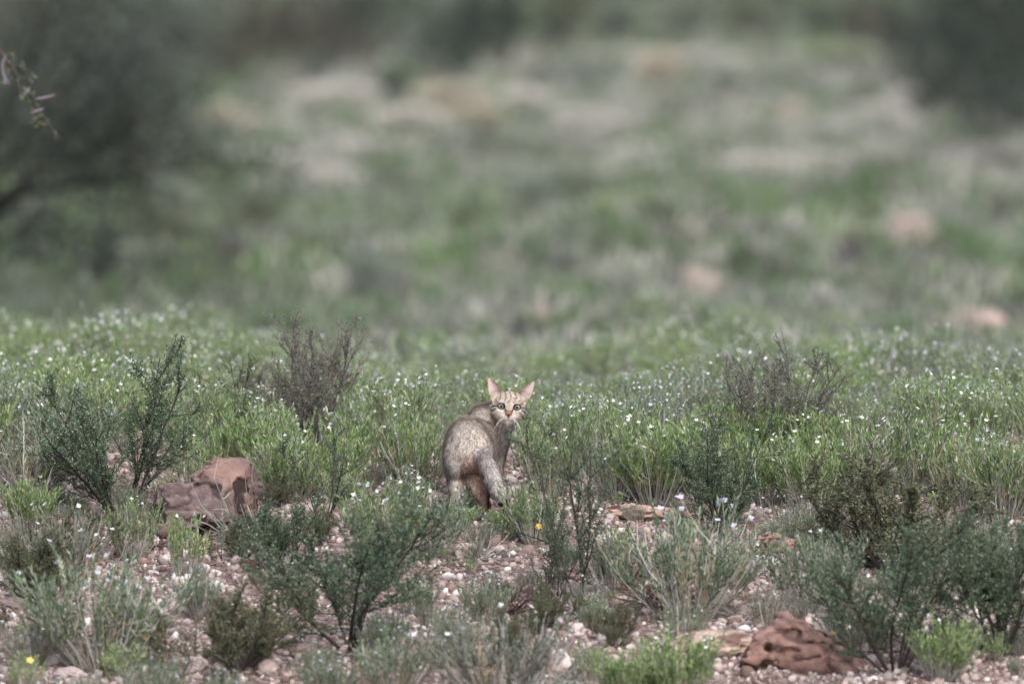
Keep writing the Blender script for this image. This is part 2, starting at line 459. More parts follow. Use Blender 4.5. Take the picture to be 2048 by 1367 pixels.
boulder('boulder', [('+', EB(1560, 1282, .16, 84, .13, 40, yb2, sb2)), ('+', EB(1515, 1306, .10, 58, .10, 34, yb2, sb2)),
                    ('+', EB(1645, 1328, .05, 92, .10, 24, yb2, sb2)), ('+', EB(1612, 1304, .13, 80, .10, 34, yb2, sb2)), ('+', EB(1600, 1350, .14, 90, .09, 34, yb2, sb2))],
        (P(1430, 1420, yb2+.1)[0], yb2-.12, P(1430, 1410, yb2+.1)[2]), (P(1780, 1180, yb2)[0], yb2+.36, P(1780, 1190, yb2+.1)[2]),
        'rugged red boulder split by black cracks in the lower right', [lin(142, 110, 99), lin(124, 99, 92), lin(92, 66, 57)], seed=7, amp=.034, cells=15, cuts=5)
#PART2
# ------------------------------------------------------------------ the wildcat
def fr(u, z=0): return u
HY = .165                                   # depth of the head
HS = ppm(HY)
HC = P(1018, 815, HY)
ta = math.radians(4)                        # head tilt
HU = np.array([math.cos(ta), 0, -math.sin(ta)]); HV = np.array([math.sin(ta), 0, math.cos(ta)])
yaw = math.radians(2)
HWd = np.array([0, -1.0, 0])
pt = math.radians(-6)                       # face tips slightly towards the camera above
def hw(u, w, v):
    return HC + HU*u + HWd*w + HV*v
def head_local(p):
    d = p-HC; return d@HU, d@HWd, d@HV      # u, w, v
def cat_field(X):
    f = None
    def U(d, k=.02):
        nonlocal f
        f = d if f is None else smin(f, d, k)
    # trunk
    U(ellip(X, P(937, 890, .02), (.067, .10, .080)))
    U(ellip(X, P(938, 905, -.02), (.064, .065, .060)))
    U(ellip(X, P(950, 886, .14), (.064, .13, .070)), .03)
    U(ellip(X, P(968, 872, .25), (.054, .085, .072)), .03)
    U(ellip(X, P(966, 842, .22), (.040, .06, .046)), .03)
    # neck turning back over the right shoulder
    U(rcone(X, P(966, 848, .26), .048, P(1000, 828, .23), .040), .02)
    U(rcone(X, P(996, 862, .25), .030, P(1008, 842, .215), .030), .02)
    U(ellip(X, P(984, 880, .27), (.034, .06, .05)), .02)
    # hind legs
    U(ellip(X, P(912, 915, -.02), (.036, .055, .060)), .010)
    U(ellip(X, P(965, 908, -.02), (.036, .058, .066)), .010)
    gz0 = float(tz(-.15, -.03))
    for pts in ([(917, 940, .01, .035), (916, 960, -.01, .025), (913, 977, -.040, .0180), (911, 995, -.04, .0120), (909, 1012, -.035, .0125)],
                [(953, 938, .01, .036), (952, 960, -.01, .026), (957, 977, -.042, .0185), (966, 994, -.04, .0125), (972, 1012, -.035, .0130)]):
        for a, b in zip(pts[:-1], pts[1:]):
            U(rcone(X, P(*a[:3]), a[3], P(*b[:3]), b[3]), .014)
    for px in (908, 973):
        c = P(px, 1018, -.02); foot = float(tz(c[0], -.01))+.011
        U(ellip(X, (c[0], -.01, foot), (.0165, .030, .0125)), .010)
        for k in (-1.3, -.45, .45, 1.3):
            U(ellip(X, (c[0]+k*.0085, .018, foot-.002), (.0062, .011, .0085)), .003)
    # front legs
    for px, yy in ((992, .27), (962, .30)):
        top = P(px, 885, yy); el = P(px+1, 916, yy+.005)
        gxz = float(tz(el[0], yy))
        U(rcone(X, top, .036, el, .021), .018)
        wr = np.array([el[0]+.001, yy+.01, gxz+.045])
        U(rcone(X, el, .020, wr, .013), .012)
        U(rcone(X, wr, .013, (wr[0], yy+.018, gxz+.014), .0125), .010)
        U(ellip(X, (wr[0], yy+.030, gxz+.011), (.0165, .026, .012)), .010)
        for k in (-1.3, -.45, .45, 1.3):
            U(ellip(X, (wr[0]+k*.0085, yy+.052, gxz+.009), (.006, .011, .0085)), .003)
    # tail
    tp = [(952, 900, -.060, .018), (966, 913, -.085, .0185), (977, 935, -.100, .0185), (986, 957, -.108, .0175), (995, 978, -.110, .0165), (1004, 998, -.108, .015), (1014, 1010, -.10, .011)]
    for a, b in zip(tp[:-1], tp[1:]):
        U(rcone(X, P(*a[:3]), a[3], P(*b[:3]), b[3]), .009)
    # head, in its own box only
    r2 = (X[0]-HC[0])**2+(X[1]-HC[1])**2+(X[2]-HC[2])**2
    msk = r2 < .125**2
    Y = [X[i][msk] for i in range(3)]
    D = [Y[i]-HC[i] for i in range(3)]
    u = D[0]*HU[0]+D[2]*HU[2]; w = -D[1]; v = D[0]*HV[0]+D[2]*HV[2]
    L = (u, w, v)
    g = ellip(L, (0, -.002, .010), (.043, .044, .036))
    for s in (-1, 1):
        g = smin(g, ellip(L, (s*.0265, .006, -.009), (.0225, .028, .021)), .012)
        g = smin(g, ellip(L, (s*.0095, .043, -.0265), (.0112, .0100, .0084)), .010)
        g = smin(g, ellip(L, (s*.020, .026, .017), (.015, .014, .008)), .010)
    g = smin(g, ellip(L, (0, .010, -.022), (.035, .030, .0225)), .012)
    g = smin(g, ellip(L, (0, .036, -.0365), (.0150, .0125, .0100)), .009)
    g = smin(g, rcone(L, (0, .034, .012), .0125, (0, .049, -.016), .0078), .010)
    g = smin(g, ellip(L, (0, .0535, -.0185), (.0072, .0045, .0045)), .003)
    for s in (-1, 1):
        g = np.maximum(g, -ellip(L, (s*.0225, .043, .0045), (.0108, .012, .0088)) )
        g = np.maximum(g, -ellip(L, (s*.0042, .0580, -.0195), (.0016, .003, .0012)))
    g = np.maximum(g, -ellip(L, (0, .058, -.0335), (.010, .008, .0012)))
    # ears: cupped sheets
    for (bx, by, tx, ty, hb, s) in ((993.5, 789, 976.2, 753, .0190, -1), (1047.3, 791, 1069.5, 761, .0165, 1)):
        bu, bv = ear_uv(bx, by); tu, tv = ear_uv(tx, ty)
        T = np.array([tu-bu, tv-bv]); Ln = np.linalg.norm(T); T /= Ln; S = np.array([T[1], -T[0]])
        du, dv = u-bu, v-bv
        t = (du*T[0]+dv*T[1])/Ln; sl = du*S[0]+dv*S[1]
        tt = np.clip(t, 0, 1)
        a = hb*(1-tt**1.25)*(1+.12*np.sin(tt*3.1)) + .0012
        wc = -.004 - .004*tt + .016*np.clip(sl/(a+.002), -1.3, 1.3)**2*(1-.75*tt)
        e = np.maximum(np.abs(w-wc)*.8-.0021, np.maximum(np.abs(sl)-a, np.maximum((t-1)*Ln, (-.35-t)*Ln)))
        g = smin(g, e, .004)
    f[msk] = smin(f[msk], g, .012)
    return f
def ear_uv(px, py):
    p = P(px, py, HY)-HC; return p@HU, p@HV
EAR = [(993.5, 789, 976.2, 753, .0190, -1), (1047.3, 791, 1069.5, 761, .0165, 1)]
lo = np.array([P(870, 900, 0)[0], -.155, -.025]); hi = np.array([P(1085, 900, 0)[0], .375, .435])
hg = .00175
v, q = surface_nets(cat_field(grid(lo, hi, hg)), lo, hg)
# vertex normals
def vnormals(v, q):
    n = np.cross(v[q[:, 2]]-v[q[:, 0]], v[q[:, 3]]-v[q[:, 1]])
    N = np.zeros_like(v)
    for k in range(4):
        for i in range(3): N[:, i] += np.bincount(q[:, k], n[:, i], len(v))
    return N/(np.linalg.norm(N, axis=1, keepdims=True)+1e-12), n
vn, fn = vnormals(v, q)

def seg(u, v, a, b, wd):
    """1 on the segment a-b, fading over the width wd"""
    a = np.array(a); b = np.array(b); ba = b-a
    t = np.clip(((u-a[0])*ba[0]+(v-a[1])*ba[1])/(ba@ba), 0, 1)
    d = np.hypot(u-a[0]-ba[0]*t, v-a[1]-ba[1]*t)
    return 1-smooth(wd*.5, wd*1.15, d)
BUFF = lin(206, 192, 178); GREY = lin(186, 178, 174); PALE = lin(214, 202, 192); RUST = lin(192, 150, 124)
DARK = lin(74, 60, 52); BLACK = lin(28, 24, 22); PINK = lin(206, 172, 170)
def coat(p, n):
    """coat pattern, with neck shade and throat light painted in: base colour at each point, and how much the fur is grizzled"""
    x, y, z = p.T
    c = np.tile(BUFF*.92, (len(p), 1))
    def mixin(k, col):
        nonlocal c
        k = np.clip(k, 0, 1)[:, None]; c = c*(1-k)+col*k
    px = 1024 + x/(KPX*(y-CAMY))
    dz = (z-CAMZ)/(y-CAMY)
    py = 683.5 + (np.tan(-np.arctan(dz)-PITCH))/KPX
    m = fbm(x*22, y*22, z*22, 3)
    mixin((m-.35)*1.2, GREY)
    # faint bars across flank and thigh
    bars = np.sin(x*150+8*m+z*40)
    mixin(.14*smooth(.3, .9, bars), DARK)
    hu, hw_, hv = head_local(p)
    head = 1-smooth(.060, .072, np.sqrt(hu**2+(hw_*.9)**2+(hv-.01)**2))
    face = head*smooth(-.01, .012, hw_)
    # belly, chest, inner legs paler
    mixin(.55*smooth(.0, .6, -n[:, 2])*(1-head)*(z > .1), PALE*.9)
    chest = np.exp(-(((px-1010)/14)**2+((py-868)/26)**2))*(y > .15)
    mixin(.75*chest*(1-head), PALE*.95)
    mixin(.85*np.exp(-(((px-1001)/7)**2+((py-898)/20)**2))*(y > .15), PALE)
    mixin(.8*np.exp(-(((px-1020)/14)**2+((py-858)/12)**2))*(y > .12), PALE)  # pale throat fur, brightened in colour as if lit below the chin
    neck_shade = np.exp(-(((px-984)/17)**2+((py-850)/30)**2))*(y > .12)*(1-head)
    mixin(.62*neck_shade, DARK*1.7)  # darker neck fur, partly shade on that side put into the colour
    # rear: tawny patch under the tail and down the backs of the hind legs
    back = smooth(.1, .6, -n[:, 1])*(y < .06)
    # hind legs below the hock
    leg = (y < .08)*(py > 902)*(px < 985)
    rst = np.exp(-(((px-(930+.42*(py-900)))/15)**2))*smooth(898, 925, py)
    tailish = (y < -.062) & (px > 944+.40*(py-900)) & (py > 890)
    istail = tailish*1.0
    mixin(.9*rst*leg*(1-istail), RUST*.85)
    mixin(.75*np.exp(-(((px-927)/9)**2+((py-956)/15)**2))*leg*(1-istail), lin(96, 62, 46))
    mixin(.8*np.exp(-(((px-950)/7)**2+((py-905)/8)**2))*back*(1-istail), lin(120, 88, 66))
    sole = np.exp(-(((px-977)/4.2)**2))*smooth(975, 985, py)*leg*(1-istail)
    mixin(sole, BLACK*1.4)
    # tail: grey, whitish edge, dark rings to the tip
    mixin(.8*istail, GREY)
    tl = (px-950)*.45+(py-900)*.9
    mixin(istail*.45*np.exp(-((tl-18)/16)**2), DARK*1.8)
    ring = smooth(.1, .8, np.sin((tl-62)*.32))*(tl > 66)
    mixin(istail*ring*.45*(tl > 92), BLACK*2.5)
    mixin(istail*(tl > 113)*.95, BLACK)
    # ---- head
    mixin(head*.5, lin(186, 168, 150))
    mixin(face*(1-smooth(-.022, -.006, hv))*.42, PALE)
    au = np.abs(hu)
    # forehead stripes
    st = smooth(.0, .75, np.cos(hu/.0072*math.pi + 1.5*np.sin(hv*150)))*smooth(.012, .018, hv)*(1-smooth(.026, .034, au))
    mixin(face*st*.62, lin(104, 84, 70))
    spots = smooth(.52, .62, fbm(hu*230, hw_*230, hv*230, 2))*smooth(.006, .014, hv)
    mixin(face*spots*.6, lin(112, 86, 68))
    # whitish round the eyes
    for s in (-1, 1):
        us = hu*s
        mixin(face*seg(us, hv, (.009, .012), (.012, -.004), .0034)*.8, PALE*1.05)
        mixin(face*seg(us, hv, (.017, -.0085), (.031, -.0045), .0042)*.95, PALE*1.1)
        mixin(face*seg(us, hv, (.016, .017), (.028, .016), .0035)*.5, PALE)
        # rim of the lids
        e = np.hypot((us-.0225)/.0118, (hv-.0045)/.0092)
        mixin(face*(1-smooth(.92, 1.10, e)), BLACK*.8)
        mixin(face*seg(us, hv, (.0125, .001), (.0085, -.007), .0018)*.9, BLACK*1.5)
        mixin(face*seg(us, hv, (.0085, -.006), (.0065, -.016), .0026)*.8, lin(112, 72, 52))
        mixin(face*seg(us, hv, (.034, .005), (.046, .001), .0024)*1.0, DARK*.7)
        mixin(face*seg(us, hv, (.047, .002), (.051, -.012), .0030)*.95, DARK)
        mixin(face*seg(us, hv, (.036, -.002), (.046, -.012), .0026)*.9, DARK)
        mixin(face*seg(us, hv, (.034, -.020), (.046, -.024), .0030)*.5, lin(140, 98, 76))
        for r_ in range(3):
            for c_ in range(3):
                mixin(face*(np.hypot(us-.0105-.0035*c_, hv+.0235+.0032*r_) < .0011)*.8, DARK)
    mixin(face*(1-smooth(.006, .0105, au))*smooth(-.022, -.016, hv)*(1-smooth(-.008, .000, hv))*.85, lin(132, 96, 74))
    mixin(face*(1-smooth(.0, .007, au))*smooth(-.004, .0, hv)*(1-smooth(.008, .018, hv))*.4, lin(150, 116, 96))
    mixin(face*(np.abs(hu) < .0072*(1-(-.0145-hv)/.010*.75))*(hv < -.0145)*(hv > -.0240)*(hw_ > .045), lin(84, 52, 46))
    mixin(face*seg(hu, hv, (0, -.023), (0, -.032), .0011)*.9, DARK*.7)
    mixin(face*seg(au, hv, (0, -.0330), (.0105, -.0355), .0018)*1.0, DARK*.6)
    mixin(face*np.exp(-((hu/.010)**2+((hv+.0345)/.0032)**2))*.7, lin(120, 78, 64))
    mixin(face*np.exp(-((hu/.014)**2+((hv+.043)/.010)**2))*1.0, PALE*1.15)
    # ears
    ear = np.zeros(len(p))
    for (bx, by, tx, ty, hb, s) in EAR:
        bu, bv = ear_uv(bx, by); tu, tv = ear_uv(tx, ty)
        T = np.array([tu-bu, tv-bv]); Ln = np.linalg.norm(T); T /= Ln; S = np.array([T[1], -T[0]])
        du, dv = hu-bu, hv-bv; t = (du*T[0]+dv*T[1])/Ln; sl = du*S[0]+dv*S[1]
        a = hb*(1-np.clip(t, 0, 1)**1.25)+.0012
        on = (t > .12)*(t < 1.1)*(np.abs(sl) < a*1.35)*(np.abs(p[:, 1]-HC[1]) < .035)
        inner = on*(n[:, 1] < -.15)*(np.abs(sl) < a*.80)*smooth(.10, .3, t)
        mixin(on*.9, lin(168, 148, 134))
        mixin(on*(np.abs(sl) > a*.86)*.6, lin(200, 184, 168))
        inn_side = (sl*s < -a*.92)
        mixin(on*inn_side*.8, lin(120, 78, 56))
        mixin(inner*.8, lin(196, 174, 172))
        mixin(inner*(1-smooth(.1, .38, t))*.6, lin(120, 96, 92))
        mixin(on*(t > .90)*.6, lin(96, 66, 52))
        ear = np.maximum(ear, on)
    return c, head, ear, istail
cc, hd, er, tl_ = coat(v, vn)
cat = link('wildcat', None, loc=(float(P(940, 1000, 0)[0]), 0, 0))
tag(cat, 'grey buff wildcat seen from behind, head turned back to stare at the viewer', 'wildcat')
cat_off = np.array(cat.location)
body = link('body', mesh_from('body', v-cat_off, q, cc, M_SKIN, True), cat)
# fur: short tapered hairs over the whole skin
def make_fur(n, seed):
    r = R(seed)
    ar = np.linalg.norm(fn, axis=1); pr = ar/ar.sum()
    fi = r.choice(len(q), n, p=pr)
    a, b = r.uniform(0, 1, (2, n, 1))
    Q = v[q[fi]]
    p = Q[:, 0]*(1-a)*(1-b)+Q[:, 1]*a*(1-b)+Q[:, 2]*a*b+Q[:, 3]*(1-a)*b
    N = vn[q[fi]].mean(1); N /= np.linalg.norm(N, axis=1, keepdims=True)
    c, hd, er, tl = coat(p, N)
    hu, hw_, hv = head_local(p)
    flow = np.tile(np.array([-.05, -.75, -.65]), (n, 1))
    rad = (hu[:, None]*HU + (hv+.012)[:, None]*HV); rad = rad/(np.linalg.norm(rad, axis=1, keepdims=True)+1e-6) - .6*HWd
    flow = flow*(1-hd[:, None]) + rad*hd[:, None]
    tf = P(1020, 1003, -.10)-P(966, 912, -.085); tf /= np.linalg.norm(tf)
    flow = np.where(tl[:, None] > .5, tf, flow)
    earT = np.where(hu[:, None] < 0, np.array([-.4, 0, .9]), np.array([.58, 0, .8]))
    flow = np.where(er[:, None] > .5, earT, flow)
    flow = flow + r.normal(0, .28, (n, 3))
    tang = flow - (flow*N).sum(1, keepdims=True)*N
    tang /= np.linalg.norm(tang, axis=1, keepdims=True)+1e-9
    lift = np.where((hd > .4) | (er > .5), .22, .34)[:, None]
    d = tang + N*lift*r.uniform(.5, 1.5, (n, 1)); d /= np.linalg.norm(d, axis=1, keepdims=True)
    L = np.where(er > .5, .0035, np.where(hd > .5, .0042-.0016*(hw_ > .036)+.005*smooth(.036, .055, np.abs(hu))*(hv < .005)*1.0, .0105))
    L = np.where(p[:, 2] < .06, .006, L)*r.uniform(.6, 1.3, n)*np.where((r.uniform(0, 1, n) < .14) & (hd < .4) & (er < .5), 1.75, 1.0)
    Wd = np.where((hd > .4) | (er > .5), .0008, .00125)
    tone = np.where(r.uniform(0, 1, n) < .28, .66, np.where(r.uniform(0, 1, n) < .5, 1.4, 1.08))
    clump = fbm(p[:, 0]*430, p[:, 1]*260, p[:, 2]*260, 2)
    tone = tone*np.where(hd > .4, 1, .66+.68*smooth(.30, .70, clump))
    amt = np.where((hd > .4) | (er > .5), .55, 1.0)
    tone = 1+(tone-1)*amt
    eye = np.zeros(n, bool)
    for s in (-1, 1):
        eye |= (np.hypot((hu*s-.0225)/.0125, (hv-.0045)/.0100) < 1.06) & (hw_ > 0)
    nose = (np.abs(hu) < .007) & (hv < -.0135) & (hv > -.025) & (hw_ > .04)
    k = ~(eye | nose | ((er > .5) & (N[:, 1] < -.2) & (r.uniform(0, 1, n) < .75)))
    g = Geo()
    cols = np.clip(c*tone[:, None]*1.05, 0, .85)
    g.leaves(p[k]-cat_off, d[k], N[k], L[k], Wd[k], cols[k])
    return g
link('fur', geo_mesh('fur', make_fur(150000, 11), M_FUR), cat)
# eyes
for s in (-1, 1):
    iv, jf = icosphere(5)
    c0 = hw(s*.0225, .0268, .0045)-cat_off
    rad = .0112
    d = iv  # sphere
    fx = HWd + HU*(-.03*s)*0; fx = fx/np.linalg.norm(fx)
    ang = np.arccos(np.clip(d@fx, -1, 1))
    col = np.tile(lin(150, 140, 122), (len(iv), 1))*(.85+.3*vnoise(iv[:, 0]*14, iv[:, 1]*4, iv[:, 2]*14))[:, None]
    col = np.where((ang > .66)[:, None], lin(116, 112, 92), col)
    col = np.where((ang > .93)[:, None], BLACK, col)
    col = np.where((ang < .35)[:, None], lin(8, 8, 8), col)
    e = link('eye', mesh_from('eye', iv*rad+c0, jf, col, M_EYE, True, tri=True), cat)
# whiskers and brow hairs
r = R(3)
for s in (-1, 1):
    for k in range(4):
        a = hw(s*(.012+.002*(k % 3)), .050, -.024-.0022*(k % 4))
        sp = .55+.12*k if s < 0 else .4+.13*k
        L = .050+.014*r.uniform()
        pts = []
        for t in np.linspace(0, 1, 7):
            pts.append(a + HU*s*L*math.sin(min(1.2, .30+.24*k)*1.0)*t*(1-.25*t) + HWd*.012*math.sin(t*2) - HV*(L*.95*t*t*math.cos(.10*k)+.012*t))
        g = Geo(); g.tube(np.array(pts)-cat_off, np.linspace(.00042, .00016, 7), lin(228, 222, 218), 3)
        link('whisker', geo_mesh('whisker', g, M_STEM), cat)
#PART3
# ------------------------------------------------------------------ plants
def unit(a): return a/(np.linalg.norm(a, axis=-1, keepdims=True)+1e-9)
G1, G2, G3 = lin(124, 153, 80), lin(97, 131, 68), lin(176, 188, 150)
STRAW, GREYST, WHITEST = lin(168, 152, 122), lin(150, 146, 136), lin(196, 194, 188)
def curve(p0, d0, L, bend, n, r, wob=.12):
    pts = [np.array(p0, float)]; d = np.array(d0, float); st = L/n
    for i in range(n):
        d = d + bend/n + r.normal(0, wob, 3)/n**.5*.6
        d /= np.linalg.norm(d); pts.append(pts[-1]+d*st)
    return np.array(pts)
def along(pts, t):
    n = len(pts)-1; k = np.clip((t*n).astype(int), 0, n-1); f = (t*n-k)[:, None]
    return pts[k]*(1-f)+pts[k+1]*f, unit(pts[k+1]-pts[k])
def herb(seed, h=.22, spread=.12, nst=70, greens=(G1, G2, G3), leafn=36, leafL=.0195, leafW=.0032, flowers=26, dry=.22, stemc=GREYST, fcol=None, lean=.75):
    """a many-stemmed herb: narrow upright leaves, thin grey stems, small pale flowers at the tips"""
    r = R(seed); st = Geo(); lf = Geo(); fl = Geo(); tips = []
    for i in range(nst):
        a = r.uniform(0, 2*np.pi); rr = spread*.30*r.uniform()**.5
        tilt = lean*r.uniform()**.7
        d0 = np.array([math.cos(a)*math.sin(tilt), math.sin(a)*math.sin(tilt), math.cos(tilt)])
        isdry = r.uniform() < dry
        L = h*(r.uniform(.62, 1.12) if not isdry else r.uniform(.35, .95))
        pts = curve((math.cos(a)*rr, math.sin(a)*rr, -.01), d0, L, np.array([0, 0, .55]), 6, r, .22)
        col = (WHITEST*.95 if r.uniform() < .5 else STRAW*.9) if isdry else (stemc*(.7+.5*r.uniform()))
        st.tube(pts, np.linspace(.0019, .0007, 7), col, 3)
        if isdry:
            for b in range(3):
                t = np.array([r.uniform(.4, .9)]); p, dd = along(pts, t)
                st.tube(curve(p[0], unit(dd[0]+r.normal(0, .6, 3)), L*.25, np.array([0, 0, .3]), 3, r), np.linspace(.0010, .0004, 4), col, 3)
            if r.uniform() < .6: continue
            n = leafn//4
        else: n = int(leafn*r.uniform(.7, 1.2))
        nb = 2 if not isdry else 0
        lines = [(pts, n, .28)]
        for b in range(nb):
            t = np.array([r.uniform(.35, .75)]); p, dd = along(pts, t)
            q_ = curve(p[0], unit(dd[0]+r.normal(0, .45, 3)), L*r.uniform(.25, .42), np.array([0, 0, .8]), 4, r)
            st.tube(q_, np.linspace(.0009, .0005, 5), col, 3)
            lines.append((q_, n//2, .0)); tips.append(q_[-1])
        for ln, m, t0 in lines:
            t = r.uniform(t0, 1, m)**.8; p, dd = along(ln, t)
            side = unit(np.cross(dd, r.normal(size=(m, 3))))
            d = unit(dd*.95+side*r.uniform(.25, .75, (m, 1)) + np.array([0, 0, .25]))
            k = r.uniform(0, 1, (m, 1)); base = greens[0]*(1-k)+greens[1]*k
            base = np.where(r.uniform(0, 1, (m, 1)) < .28, greens[2], base)*r.uniform(.7, 1.3, (m, 1))
            lf.leaves(p, d, r.normal(size=(m, 3)), leafL*r.uniform(.6, 1.15, m), leafW*r.uniform(.7, 1.2, m), base)
        tips.append(pts[-1])
    tips = np.array(tips)
    top = tips[np.argsort(-tips[:, 2]+r.normal(0, .03, len(tips)))][:flowers]
    for p in top:
        fc = fcol if fcol is not None else (lin(240, 238, 236) if r.uniform() < .75 else lin(220, 218, 232))
        p = p+r.normal(0, .006, 3); ax = unit(r.normal(size=3)*.5+np.array([0, -.3, .6]))
        m = 4; an = np.arange(m)*2*np.pi/m + r.uniform(0, 6)
        u = unit(np.cross(ax, [1, .2, .1])); w = np.cross(ax, u)
        d = unit(u*np.cos(an)[:, None]+w*np.sin(an)[:, None]+ax*.35)
        fl.leaves(np.tile(p, (m, 1)), d, np.tile(ax, (m, 1)), r.uniform(.0050, .0074, m), .0060, fc)
    return dict(stems=(st, M_STEM), foliage=(lf, M_LEAF), blossoms=(fl, M_PETAL)) if flowers else dict(stems=(st, M_STEM), foliage=(lf, M_LEAF))

def shrub(seed, h=.32, nmain=7, spread=.9, bark=lin(70, 62, 58), greens=(lin(94, 118, 86), lin(72, 96, 70), lin(152, 166, 134)), dens=1.8, leafL=.0062, leafW=.0028, sub=14, twist=.38, sparse=0., thick=.0042):
    """woody shrublet: dark crooked branches, feathery twigs covered in tiny leaves"""
    r = R(seed); st = Geo(); lf = Geo()
    for i in range(nmain):
        a = i*2*np.pi/nmain + r.uniform(-.5, .5); tilt = spread*r.uniform(.15, 1.0)
        d0 = np.array([math.cos(a)*math.sin(tilt), math.sin(a)*math.sin(tilt), math.cos(tilt)])
        L = h*r.uniform(.7, 1.12)
        pts = curve((math.cos(a)*.008, math.sin(a)*.008, -.012), d0, L, np.array([0, 0, .35]), 8, r, twist)
        st.tube(pts, np.linspace(thick*r.uniform(.6, 1), .0009, 9), bark*r.uniform(.7, 1.1), 5)
        for j in range(sub):
            t = np.array([r.uniform(.18, .97)]); p, dd = along(pts, t)
            d1 = unit(dd[0]*.7+unit(r.normal(size=3))*.85+np.array([0, 0, .2]))
            L1 = L*(.50-.30*t[0])*r.uniform(.6, 1.3)
            q_ = curve(p[0], d1, L1, np.array([0, 0, .5]), 5, r, twist)
            st.tube(q_, np.linspace(.0016, .0006, 6), bark*r.uniform(.8, 1.3), 3)
            lines = [q_]
            for k in range(4):
                t2 = np.array([r.uniform(.2, .95)]); p2, dd2 = along(q_, t2)
                q2 = curve(p2[0], unit(dd2[0]+unit(r.normal(size=3))*.9), L1*r.uniform(.25, .5), np.array([0, 0, .4]), 3, r, twist)
                st.tube(q2, np.linspace(.0009, .0004, 4), bark*r.uniform(.9, 1.4), 3); lines.append(q2)
            for ln in lines:
                m = int(24*dens*r.uniform(.6, 1.3)*(np.linalg.norm(ln[-1]-ln[0])/.06+.3))
                if r.uniform() < sparse: m = m//5
                if m < 1: continue
                t3 = r.uniform(.0, 1, m); p3, dd3 = along(ln, t3)
                p3 = p3+r.normal(0, .0022, (m, 3))
                d3 = unit(dd3*.5+unit(r.normal(size=(m, 3))))
                kk = r.uniform(0, 1, (m, 1)); base = greens[0]*(1-kk)+greens[1]*kk
                base = np.where(r.uniform(0, 1, (m, 1)) < .18, greens[2], base)*r.uniform(.75, 1.2, (m, 1))
                lf.leaves(p3, d3, r.normal(size=(m, 3)), leafL*r.uniform(.6, 1.2, m), leafW*r.uniform(.7, 1.2, m), base)
    return dict(branches=(st, M_STEM), foliage=(lf, M_LEAF))

def dead_twigs(seed, h=.10, n=26, col=GREYST):
    r = R(seed); st = Geo()
    for i in range(n):
        a = r.uniform(0, 2*np.pi); tilt = r.uniform(.5, 1.45)
        d0 = np.array([math.cos(a)*math.sin(tilt), math.sin(a)*math.sin(tilt), math.cos(tilt)])
        pts = curve((r.normal(0, .01), r.normal(0, .01), .0), d0, h*r.uniform(.6, 1.4), np.array([0, 0, -.1]), 6, r, .5)
        pts[:, 2] = np.maximum(pts[:, 2], .002)
        c = col*r.uniform(.5, 1.15)
        st.tube(pts, np.linspace(.0018, .0005, 7), c, 3)
        for b in range(3):
            p, dd = along(pts, np.array([r.uniform(.2, .9)]))
            st.tube(curve(p[0], unit(dd[0]+r.normal(0, .7, 3)), h*.35, np.zeros(3), 3, r, .4), np.linspace(.0010, .0004, 4), c, 3)
    return dict(twigs=(st, M_STEM))

PROTO = {}
def reg(key, name, parts):
    PROTO[key] = (name, {k: geo_mesh(k, g, m) for k, (g, m) in parts.items() if g.n}, parts)
BRG = (lin(130, 158, 84), lin(104, 140, 74), lin(180, 194, 138))
DUL = (lin(114, 138, 98), lin(92, 118, 82), lin(160, 172, 144))
GRY = (lin(122, 132, 112), lin(98, 110, 92), lin(150, 156, 138))
for i in range(5): reg('h%d' % i, 'flowering_herb', herb(100+i, flowers=(30, 18, 38, 22, 10)[i], dry=(.3, .45, .25, .6, .35)[i], lean=(.75, .9, .6, .85, .7)[i], greens=((G1, G2, G3), BRG, (G1, G2, G3), DUL, (G2, G1, G3))[i]))
for i in range(3): reg('b%d' % i, 'flowering_herb', herb(120+i, h=.20, greens=BRG, leafn=36, leafL=.021, leafW=.0038, flowers=(10, 18, 6)[i], dry=.15))
for i in range(3): reg('l%d' % i, 'flowering_herb', herb(140+i, h=.22, nst=85, greens=DUL, leafn=40, leafL=.017, leafW=.0030, flowers=(24, 16, 30)[i], dry=.45, fcol=lin(206, 206, 224), lean=.85))
for i in range(2): reg('g%d' % i, 'grey_herb', herb(160+i, h=.17, nst=85, greens=GRY, leafn=30, leafL=.011, leafW=.0026, flowers=10, dry=.4, lean=1.1))
for i in range(2): reg('t%d' % i, 'green_tuft', herb(180+i, h=.15, nst=30, greens=BRG, leafn=24, leafL=.018, leafW=.0034, flowers=4, dry=.08, lean=.45))
for i in range(4): reg('s%d' % i, 'dark_shrub', shrub(200+i, nmain=(7, 8, 5, 9)[i], twist=(.38, .3, .5, .42)[i], spread=(.9, 1.0, .6, .8)[i], dens=(1.8, 1.6, 1.2, 2.0)[i], leafL=(.0062, .0070, .0058, .0064)[i]))
for i in range(2): reg('p%d' % i, 'dark_shrub', shrub(230+i, nmain=3, spread=.35, sub=11, h=.34, dens=1.1))
for i in range(2): reg('o%d' % i, 'olive_shrub', shrub(240+i, h=.22, nmain=9, spread=1.1, greens=(lin(114, 118, 86), lin(92, 98, 74), lin(144, 144, 106)), dens=2.0))
for i in range(3): reg('d%d' % i, 'dry_shrub', shrub(260+i, h=.30, nmain=9, spread=.7, bark=lin(104, 98, 94), greens=(lin(126, 122, 108), lin(108, 104, 94), lin(136, 144, 112)), dens=.9, sub=15, twist=.4, sparse=.3))
reg('f0', 'wispy_shrub', shrub(280, h=.36, nmain=4, spread=.8, bark=lin(74, 66, 56), greens=(lin(110, 128, 84), lin(96, 112, 76), lin(140, 150, 100)), dens=.5, sub=10, twist=.3))
for i in range(2): reg('w%d' % i, 'dead_twigs', dead_twigs(300+i))
